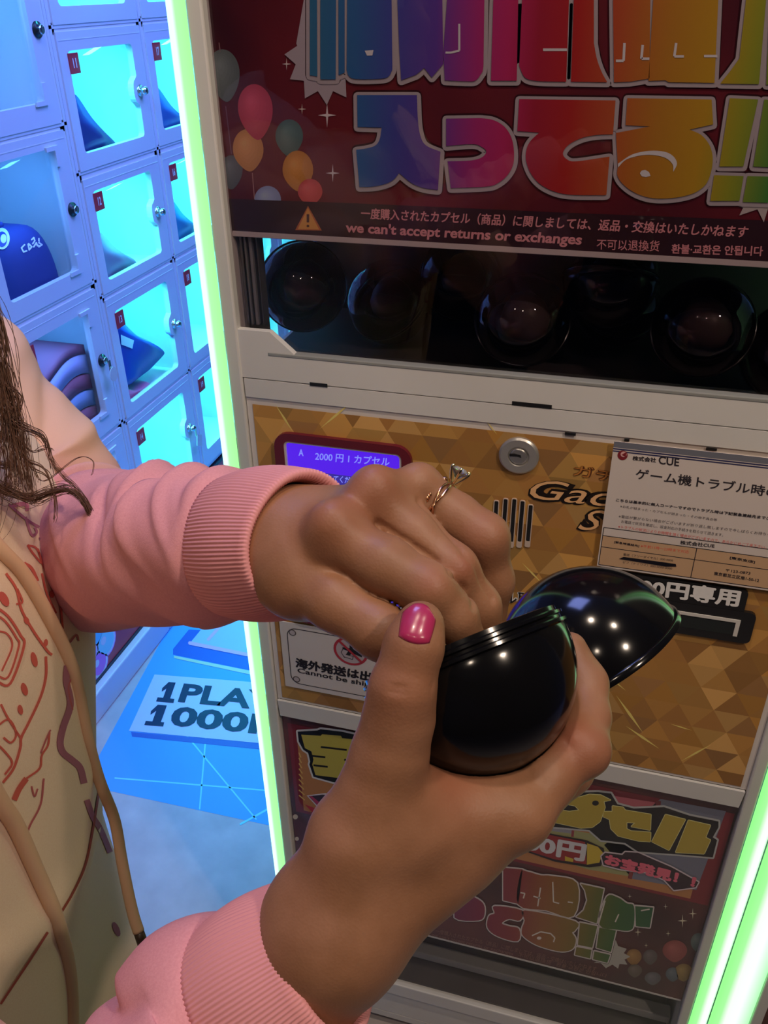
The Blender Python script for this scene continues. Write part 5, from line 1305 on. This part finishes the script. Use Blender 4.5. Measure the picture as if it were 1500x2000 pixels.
# drawstrings lying on the chest
def on_cloth(px, py, lift, fallback):
    p, n = cloth_hit(px, py)
    if p is None: return at(px, py, fallback)
    return p-Vector(ray(px, py)).normalized()*lift
def cord(pts, rad, fb, tip=True):
    P = []
    last = None
    for (x, y) in [(p.x, p.y) for p in spline([(a, b, 0) for a, b in pts], 8)]:
        p, n = cloth_hit(x, y)
        if p is not None:
            last = (p-Vector((0, 0, CAM_Z))).dot(Vector(CF)); P.append(at(x, y, last-rad*1.15))
        else: P.append(at(x, y, (last or fb)-rad*1.15))
    # even out the path
    for _ in range(6): P = [P[0]]+[(P[i-1]+P[i]*2+P[i+1])/4 for i in range(1, len(P)-1)]+[P[-1]]
    m = MB().tube(P, rad, 12).build('drawstring', mat('cream_cord', (0.72, 0.47, 0.30), rough=0.85, spec=0.15), hoodie, True)
    if tip:
        d = (P[-1]-P[-3]).normalized()
        MB().tube([P[-1]-d*0.001, P[-1]+d*0.0095], rad*0.92, 12).build('aglet', mat('dark_aglet', (0.05, 0.03, 0.02), rough=0.4), hoodie, True)
cord([(-60, 1000), (0, 1072), (46, 1120), (102, 1218), (146, 1316), (170, 1438), (196, 1530), (224, 1600), (238, 1682), (258, 1778), (271, 1820)], 0.0040, 0.6)
cord([(-70, 1440), (0, 1566), (28, 1606), (70, 1700), (112, 1798), (136, 1895), (142, 1990), (140, 2080)], 0.0048, 0.6)

# line drawings printed on the chest
class ClothPrint:
    def __init__(s): s.v = []; s.f = []; s.c = []
    def line(s, pts, wpx, col, closed=False, curve=True):
        if closed: pts = pts+[pts[0]]
        q = [(p.x, p.y) for p in spline([(a, b, 0) for a, b in pts], 6)] if curve else pts
        L_, prev = [], None
        for i, (x, y) in enumerate(q):
            a = q[max(i-1, 0)]; b = q[min(i+1, len(q)-1)]; d = math.hypot(b[0]-a[0], b[1]-a[1]) or 1
            nx, ny = -(b[1]-a[1])/d*wpx/2, (b[0]-a[0])/d*wpx/2
            e = []
            for sg in (-1, 1):
                p, n = cloth_hit(x+nx*sg, y+ny*sg)
                if p is None: e = None; break
                e.append(p+n*0.0006)
            if e is None: prev = None; continue
            i0 = len(s.v); s.v += e
            if prev is not None: s.f.append((prev, prev+1, i0+1, i0)); s.c.append(col)
            prev = i0
    def blob(s, x, y, rx, ry, col, rot=0.0):
        P = []
        for k in range(14):
            t = 2*math.pi*k/14; a, b = rx*math.cos(t), ry*math.sin(t)
            p, n = cloth_hit(x+a*math.cos(rot)-b*math.sin(rot), y+a*math.sin(rot)+b*math.cos(rot))
            if p is None: return
            P.append(p+n*0.0006)
        i0 = len(s.v); s.v += P; s.f.append(tuple(range(i0, i0+14))); s.c.append(col)
cp = ClothPrint()
red = (0.62, 0.13, 0.10); rose = (0.50, 0.13, 0.14); mauve = (0.42, 0.16, 0.22)
cp.line([(15, 985), (50, 1015), (75, 1030)], 5, mauve); cp.line([(48, 1010), (60, 1045), (70, 1040), (66, 1030)], 5, mauve); cp.line([(75, 1050), (95, 1075), (118, 1088)], 4, mauve)
cp.line([(22, 988), (48, 985), (52, 998)], 8, (0.6, 0.2, 0.25))
cp.line([(52, 1065), (70, 1072), (80, 1100), (62, 1080)], 4, red, True); cp.line([(45, 1100), (60, 1110), (72, 1135)], 6, red); cp.line([(72, 1072), (85, 1110), (100, 1140), (115, 1175), (121, 1228)], 4, red); cp.line([(80, 1120), (90, 1160), (108, 1198)], 4, red)
cp.blob(100, 1160, 5, 8, red); cp.line([(132, 1172), (140, 1168), (150, 1180), (146, 1196), (152, 1212)], 3, rose); cp.line([(132, 1172), (134, 1195), (150, 1215)], 3, rose); cp.line([(135, 1255), (148, 1240), (152, 1252)], 3, rose)
cp.line([(10, 1120), (30, 1150), (40, 1190), (62, 1230), (90, 1270), (100, 1279)], 5, red); cp.line([(32, 1150), (42, 1175), (30, 1180)], 4, red); cp.blob(50, 1212, 5, 8, red, -0.4); cp.blob(88, 1255, 4, 7, red); cp.blob(6, 1170, 8, 16, red, -0.5)
cp.line([(-10, 1185), (15, 1205), (38, 1240), (45, 1262), (18, 1335), (-10, 1330)], 5, red); cp.line([(-10, 1200), (10, 1215), (30, 1245), (35, 1262), (14, 1322), (-10, 1318)], 4, red); cp.line([(-8, 1232), (12, 1238), (22, 1262), (2, 1310)], 3.5, red)
cp.blob(65, 1288, 6, 15, red, -0.25); cp.blob(46, 1346, 6, 13, red, -0.3); cp.blob(38, 1386, 5, 10, red, -0.2)
cp.line([(88, 1282), (88, 1320), (78, 1360), (55, 1410), (40, 1440), (38, 1460), (25, 1500), (4, 1528)], 5, red); cp.line([(0, 1375), (10, 1395), (25, 1420), (38, 1440)], 4, red); cp.line([(-10, 1420), (15, 1405), (30, 1432), (20, 1450), (5, 1440)], 4, red); cp.line([(-10, 1450), (10, 1470), (22, 1490), (8, 1512)], 4, red)
cp.line([(95, 1430), (92, 1455), (80, 1475), (76, 1500), (50, 1520)], 4, red); cp.line([(50, 1520), (36, 1540), (26, 1562)], 11, red); cp.line([(78, 1470), (90, 1440), (97, 1425)], 3, rose); cp.line([(60, 1535), (66, 1555), (72, 1540)], 3, rose); cp.line([(84, 1520), (78, 1570), (58, 1610), (50, 1632)], 3.5, rose)
cp.line([(130, 1300), (128, 1330), (136, 1375), (122, 1420), (116, 1450), (122, 1470), (140, 1485), (155, 1500), (163, 1530)], 13, mauve); cp.line([(168, 1562), (180, 1595), (195, 1620), (214, 1665)], 11, mauve); cp.line([(192, 1545), (180, 1620), (165, 1690), (140, 1745), (116, 1785)], 4.5, (0.40, 0.09, 0.06)); cp.line([(92, 1820), (60, 1870), (30, 1915), (0, 1960)], 4.5, (0.45, 0.10, 0.08)); cp.blob(226, 1815, 6, 15, mauve, -0.4)
cp.line([(140, 1320), (132, 1345), (140, 1385), (138, 1375)], 3, rose)
pm_ = mesh_from(cp.v, cp.f, 'chest_print'); ca = pm_.color_attributes.new('ink', 'FLOAT_COLOR', 'CORNER'); bf = []
for p, c in zip(pm_.polygons, cp.c): bf += [*c, 1.0]*len(p.vertices)
ca.data.foreach_set('color', bf)
link('chest_print', pm_, print_mat('cloth_ink', 0.85, 0.1), hoodie, True)

# trousers and shoes, below the frame
M_trs = mat('dark_denim', (0.03, 0.035, 0.06), rough=0.85)
tr_ = MB()
for s in (-0.09, 0.09):
    tr_.lathe([(0.070, 0.88), (0.080, 0.74), (0.080, 0.60), (0.068, 0.45), (0.060, 0.25), (0.062, 0.07), (0.055, 0.07)], Vector(tp(0.005, s, 0)), (0, 0, 1), 28)
tr_.build('trousers', M_trs, person, True)['kind'] = 'thing'
for s in (-0.092, 0.092):
    sh = MB(); rows = []
    for t in np.linspace(0, 1, 12):
        f_ = -0.075+0.27*t; wd = 0.038+0.012*math.sin(math.pi*min(1, t*1.1))-0.018*max(0, t-0.85)/0.15; hg = 0.075-0.045*min(1, max(0, (t-0.3)/0.5))
        rows.append([sh.bm.verts.new(tp(f_, s+wd*math.cos(a), max(0.0, hg*math.sin(a)) if 0 <= a <= math.pi else 0.0)) for a in np.linspace(0, math.pi, 10)])
    for a, b in zip(rows, rows[1:]):
        for k in range(9): sh.bm.faces.new([a[k], a[k+1], b[k+1], b[k]])
        sh.bm.faces.new([a[9], a[0], b[0], b[9]])
    sh.bm.faces.new(rows[0]); sh.bm.faces.new(rows[-1])
    sh.build('shoe', mat('white_shoe', (0.7, 0.7, 0.7), rough=0.6), person, True)

# hair: locks made of many fine strands
hr = random.Random(4); hv, hf = [], []
def strand(P, r0, r1):
    n = len(P); base = len(hv)
    for i, p in enumerate(P):
        t = (P[min(i+1, n-1)]-P[max(i-1, 0)]).normalized(); a = t.orthogonal().normalized(); b = t.cross(a); r = r0+(r1-r0)*i/(n-1)
        for k in range(4): hv.append(p+(a*math.cos(k*math.pi/2)+b*math.sin(k*math.pi/2))*r)
    for i in range(n-1):
        for k in range(4):
            q = base+i*4+k; q2 = base+i*4+(k+1) % 4; hf.append((q, q2, q2+4, q+4))
def lock(pts, width, count, r=0.00032, taper=0.25, depth=None):
    g = spline([at(*p) if len(p) == 3 else at(*p, depth) for p in pts], 9)
    for _ in range(count):
        o = Vector((hr.gauss(0, 1), hr.gauss(0, 1), hr.gauss(0, 1)))*width; ph = hr.uniform(0, 6.28); fq = hr.uniform(6, 16); cut = hr.uniform(0.75, 1.0)
        P = []
        m = max(4, int(len(g)*cut))
        for i in range(m):
            t = i/len(g); wv = Vector((math.sin(fq*t+ph), math.cos(fq*t*1.1+ph), math.sin(fq*t*0.9)))*width*0.5
            P.append(g[i]+(o*(1-(1-taper)*t))+wv)
        strand(P, r, r*0.45)
HD = 0.455
lock([(-60, 560), (-20, 640), (10, 760), (30, 830), (44, 900), (56, 960), (58, 985)], 0.0032, 95, 0.00018, 0.55, HD)
lock([(-80, 640), (-20, 720), (0, 760), (14, 840), (24, 930), (10, 960), (-20, 950)], 0.0036, 70, 0.00018, 0.6, HD)
lock([(-40, 930), (0, 958), (30, 968), (60, 975), (95, 962), (130, 955), (160, 975), (178, 1010), (172, 1035), (160, 1048)], 0.0019, 60, 0.00018, 0.35, HD)
lock([(-30, 610), (0, 628), (12, 660), (12, 690), (4, 720), (-20, 740)], 0.0006, 6, 0.0004, 0.6, HD)
lock([(0, 742), (20, 760), (36, 775), (34, 800), (26, 830), (0, 850)], 0.0012, 8, 0.0003, 0.5, HD)
lock([(10, 790), (30, 820), (58, 836), (82, 846), (94, 868), (102, 898), (122, 926), (150, 950), (176, 990), (172, 1020)], 0.0012, 12, 0.0002, 0.5, HD)
lock([(20, 820), (45, 838), (72, 846), (90, 862), (96, 890), (105, 935)], 0.0010, 10, 0.0002, 0.6, HD)
lock([(40, 880), (60, 905), (90, 920), (105, 960), (108, 1000), (100, 1030)], 0.0012, 8, 0.0003, 0.5, HD)
lock([(30, 850), (60, 880), (90, 875), (110, 880)], 0.0010, 5, 0.00026, 0.5, HD)
lock([(60, 905), (85, 940), (150, 895), (180, 900), (182, 920), (176, 930)], 0.0006, 2, 0.00024, 0.5, HD)
lock([(-30, 840), (0, 852), (30, 862), (48, 900)], 0.0016, 40, 0.00018, 0.5, HD)
lock([(-40, 890), (0, 906), (40, 908)], 0.0014, 30, 0.00018, 0.5, HD)
lock([(-150, 500), (-90, 640), (-70, 760), (-50, 860), (-60, 980), (-90, 1080)], 0.010, 150, 0.0002, 0.7, 0.45)
me = mesh_from(hv, hf, 'hair')
hair = link('hair', me, noise_tint(mat('brown_hair', rough=0.42, spec=0.4), 60, (0.06, 0.026, 0.016), (0.17, 0.075, 0.042)), person, True)
# hair cap over the head, out of frame
hc = MB(); rings = []
for i in range(11):
    t = -0.9+i/10*2.45
    z = 0.112*math.sin(t) if t > -0.2 else 0.112*math.sin(-0.2)+(t+0.2)*0.16; r = math.cos(max(t, -0.2))
    ring_ = []
    for k in range(36):
        a = 2*math.pi*k/36; f_, s_ = math.cos(a), math.sin(a)
        open_ = 0.55 if (f_ > 0.35 and t < 0.55) else 1.0
        wv = 1+0.03*math.sin(9*a+4*t)
        ring_.append(hc.bm.verts.new(HC+np.array(tp(0, 0, 0))*0+np.array([FD[0]*(f_*0.108*r*open_-0.012)*wv+SD[0]*s_*0.095*r*wv, FD[1]*(f_*0.108*r*open_-0.012)*wv+SD[1]*s_*0.095*r*wv, z])))
    rings.append(ring_)
for a, b in zip(rings, rings[1:]):
    for k in range(36): hc.bm.faces.new([a[k], a[(k+1) % 36], b[(k+1) % 36], b[k]])
hc.build('hair_cap', MATS['brown_hair'], person, True)
for s in (-0.031, 0.031):
    e = HC+np.array([FD[0]*0.094+SD[0]*s, FD[1]*0.094+SD[1]*s, 0.008])
    MB().lathe([(0.0, 0.011), (0.005, 0.0100), (0.0085, 0.007), (0.011, 0.0), (0, -0.011)], e-np.array([FD[0], FD[1], 0])*0.0015, (FD[0], FD[1], -0.3), 16).build('eye', mat('eye_white', (0.6, 0.57, 0.55), rough=0.2), person, True)

M_lip = mat('lip', (0.36, 0.10, 0.085), rough=0.4)
fp = lambda f, s_, z_: Vector(HC+np.array([FD[0]*f+SD[0]*s_, FD[1]*f+SD[1]*s_, z_]))
for s in (-1, 1):
    MB().tube(spline([fp(0.096, s*0.014, 0.030), fp(0.097, s*0.028, 0.036), fp(0.086, s*0.046, 0.030)], 5), 0.0026, 8).build('eyebrow', MATS['brown_hair'], person, True)
MB().tube(spline([fp(0.095, -0.021, -0.052), fp(0.105, -0.006, -0.048), fp(0.105, 0.006, -0.048), fp(0.095, 0.021, -0.052)], 5), [0.0015]+[0.0036]*14+[0.0015], 10).build('lips', M_lip, person, True)

for s in (-0.031, 0.031):
    MB().lathe([(0.0, 0.0), (0.004, -0.0004), (0.0052, -0.0016), (0.0, -0.004)], fp(0.1043, s, 0.0045), (FD[0], FD[1], -0.3), 20).build('iris', mat('dark_iris', (0.03, 0.015, 0.01), rough=0.15), person, True)

# ------------------------------------------------------------------ the open capsule in her hands
CC = at(918, 1307, .348); RB = 0.0425
axb = Vector(-0.375*0.98*CR+0.927*0.98*CU+0.20*CF).normalized()
cap_o = empty('toy_capsule', CC, 'open glossy black capsule held in both hands, its domed lid tilted behind', 'capsule')
M_gloss = mat('glossy_black_plastic', (0.004, 0.004, 0.005), rough=0.13, spec=0.42)
prof = [(0.0, -RB)]+[(RB*math.sin(t), -RB*math.cos(t)) for t in np.linspace(0.08, math.pi/2, 26)]
prof += [(RB, 0.002), (RB-0.0002, 0.0035), (RB+0.0012, 0.0042), (RB+0.0012, 0.0054), (RB-0.0008, 0.006), (RB-0.0008, 0.0070), (RB+0.0004, 0.0076), (RB+0.0004, 0.0087), (RB-0.0014, 0.0093), (RB-0.0014, 0.0110), (RB-0.0026, 0.0112), (RB-0.0028, 0.0)]
prof += [((RB-0.0022)*math.sin(t), -(RB-0.0022)*math.cos(t)) for t in np.linspace(math.pi/2-0.02, 0.05, 18)]+[(0.0, -(RB-0.0022))]
MB().lathe(prof, CC, axb, 96).build('capsule_base', M_gloss, cap_o, False, 50)
LC = at(1157, 1287, .430); RL = 0.0464
axl = Vector(-0.541*CR+0.841*CU-0.02*CF).normalized()
prof = [(0.0, RL)]+[(RL*math.sin(t), RL*math.cos(t)) for t in np.linspace(0.08, math.pi/2-0.05, 24)]
prof += [(RL+0.0006, 0.0022), (RL+0.0012, 0.0016), (RL+0.0012, -0.0014), (RL-0.0006, -0.002), (RL-0.0022, -0.0012), (RL-0.0024, 0.0)]
prof += [((RL-0.0022)*math.sin(t), (RL-0.0022)*math.cos(t)) for t in np.linspace(math.pi/2-0.02, 0.05, 18)]+[(0.0, RL-0.0022)]
MB().lathe(prof, LC, axl, 96).build('capsule_lid', M_gloss, cap_o, False, 50)

# ------------------------------------------------------------------ rings on the left ring finger
M_gold = mat('rose_gold', (0.86, 0.50, 0.30), rough=0.2, metal=1.0)
a_, b_ = w(*l_ring[0][:3]), w(*l_ring[2][:3]); fax = Vector(b_-a_).normalized()
up_ = Vector(0.51*CR+0.86*CU-0.06*CF); up_ = (up_-fax*up_.dot(fax)).normalized(); sd_ = fax.cross(up_)
def on_finger(t, r, ang, shift=0.0):
    p = Vector(a_+(b_-a_)*t)
    return p+(up_*math.cos(ang)+sd_*math.sin(ang))*r+fax*shift
RR = 0.01165
def ring_r(t, ang, shift):
    p = Vector(a_+(b_-a_)*t)+fax*shift; d = up_*math.cos(ang)+sd_*math.sin(ang)
    h = hb_tree.ray_cast(p+d*0.0150, -d)
    return 0.0150-h[3] if h[0] is not None else RR
def between(t, r, ang):
    p = np.array(Vector(a_+(b_-a_)*t)+(up_*math.cos(ang)+sd_*math.sin(ang))*r, np.float32)[None]
    d = min(float(cone_d(p, *s)[0]) for f in (l_mid, l_little, l_index) for s in chain(f))
    return d < 0.0006
def ring_profile(t):
    base = 0.0110; q = []
    for i in range(72):
        an = 2*math.pi*i/72; h = ring_r(t, an, 0)
        q.append(0.0085 if between(t, base+0.0004, an) else min(max(h, 0.0100), 0.0138))
    q = np.array(q); k = np.ones(5)/5
    return np.convolve(np.concatenate([q[-4:], q, q[:4]]), k, 'same')[4:-4]+0.00035
PRO = {t: ring_profile(t) for t in (0.16, 0.27)}
def rr_at(t, an):
    q = PRO[t]; x = (an/(2*math.pi)*72) % 72; i = int(x); return q[i]*(1-x+i)+q[(i+1) % 72]*(x-i)
rope = empty('gold_ring', Vector(a_+(b_-a_)*0.16), 'thin twisted rope gold ring nearest the knuckle of the left hand', 'ring')
for k in (0, 1):
    P = []
    for i in range(241):
        an = 2*math.pi*i/240; tw = 34*an+k*math.pi
        P.append(on_finger(0.16, rr_at(0.16, an)+0.0001+0.00042*math.cos(tw), an, 0.00042*math.sin(tw)))
    MB().tube(P, 0.00048, 6, False).build('twisted_wire', M_gold, rope, True)
sol = empty('gold_ring', Vector(a_+(b_-a_)*0.27), 'gold solitaire ring with a clear stone in raised claws above two crossing bands', 'ring')
for k in (0, 1):
    P = []
    for i in range(121):
        an = 2*math.pi*i/120
        P.append(on_finger(0.27, rr_at(0.27, an)+0.0003+0.0003*math.cos(3*an+k*math.pi), an, (0.0011 if k else -0.0011)*math.cos(3.0*an+0.6)))
    MB().tube(P, 0.00062, 8, False).build('band', M_gold, sol, True)
sb = on_finger(0.27, rr_at(0.27, 0.0)+0.0003, 0.0)
for k in range(6):
    an = 2*math.pi*k/6+0.3; e = (fax*math.cos(an)+sd_*math.sin(an))
    P = spline([sb-up_*0.0004+e*0.0008, sb+up_*0.0018+e*0.0022, sb+up_*0.0050+e*0.0041, sb+up_*0.0070+e*0.0045, sb+up_*0.0075+e*0.0038], 4)
    MB().tube(P, 0.00055, 7).build('claw', mat('pale_gold', (0.85, 0.68, 0.38), rough=0.18, metal=1.0), sol, True)
gm = bpy.data.materials.new('clear_stone'); gm.use_nodes = True; bs_ = bsdf(gm); bs_.inputs['Base Color'].default_value = (0.95, 0.93, 0.85, 1); bs_.inputs['Roughness'].default_value = 0.02; bs_.inputs['Transmission Weight'].default_value = 0.7; bs_.inputs['IOR'].default_value = 2.2
MB().lathe([(0, 0.0022), (0.0018, 0.0066-0.0004), (0.0033, 0.0056), (0.0034, 0.0053), (0.0, 0.0016)][1:] if False else [(0.0, 0.0077), (0.0022, 0.0077), (0.0039, 0.0066), (0.0039, 0.0062), (0.0, 0.0022)], sb, up_, 12).build('stone', gm, sol)
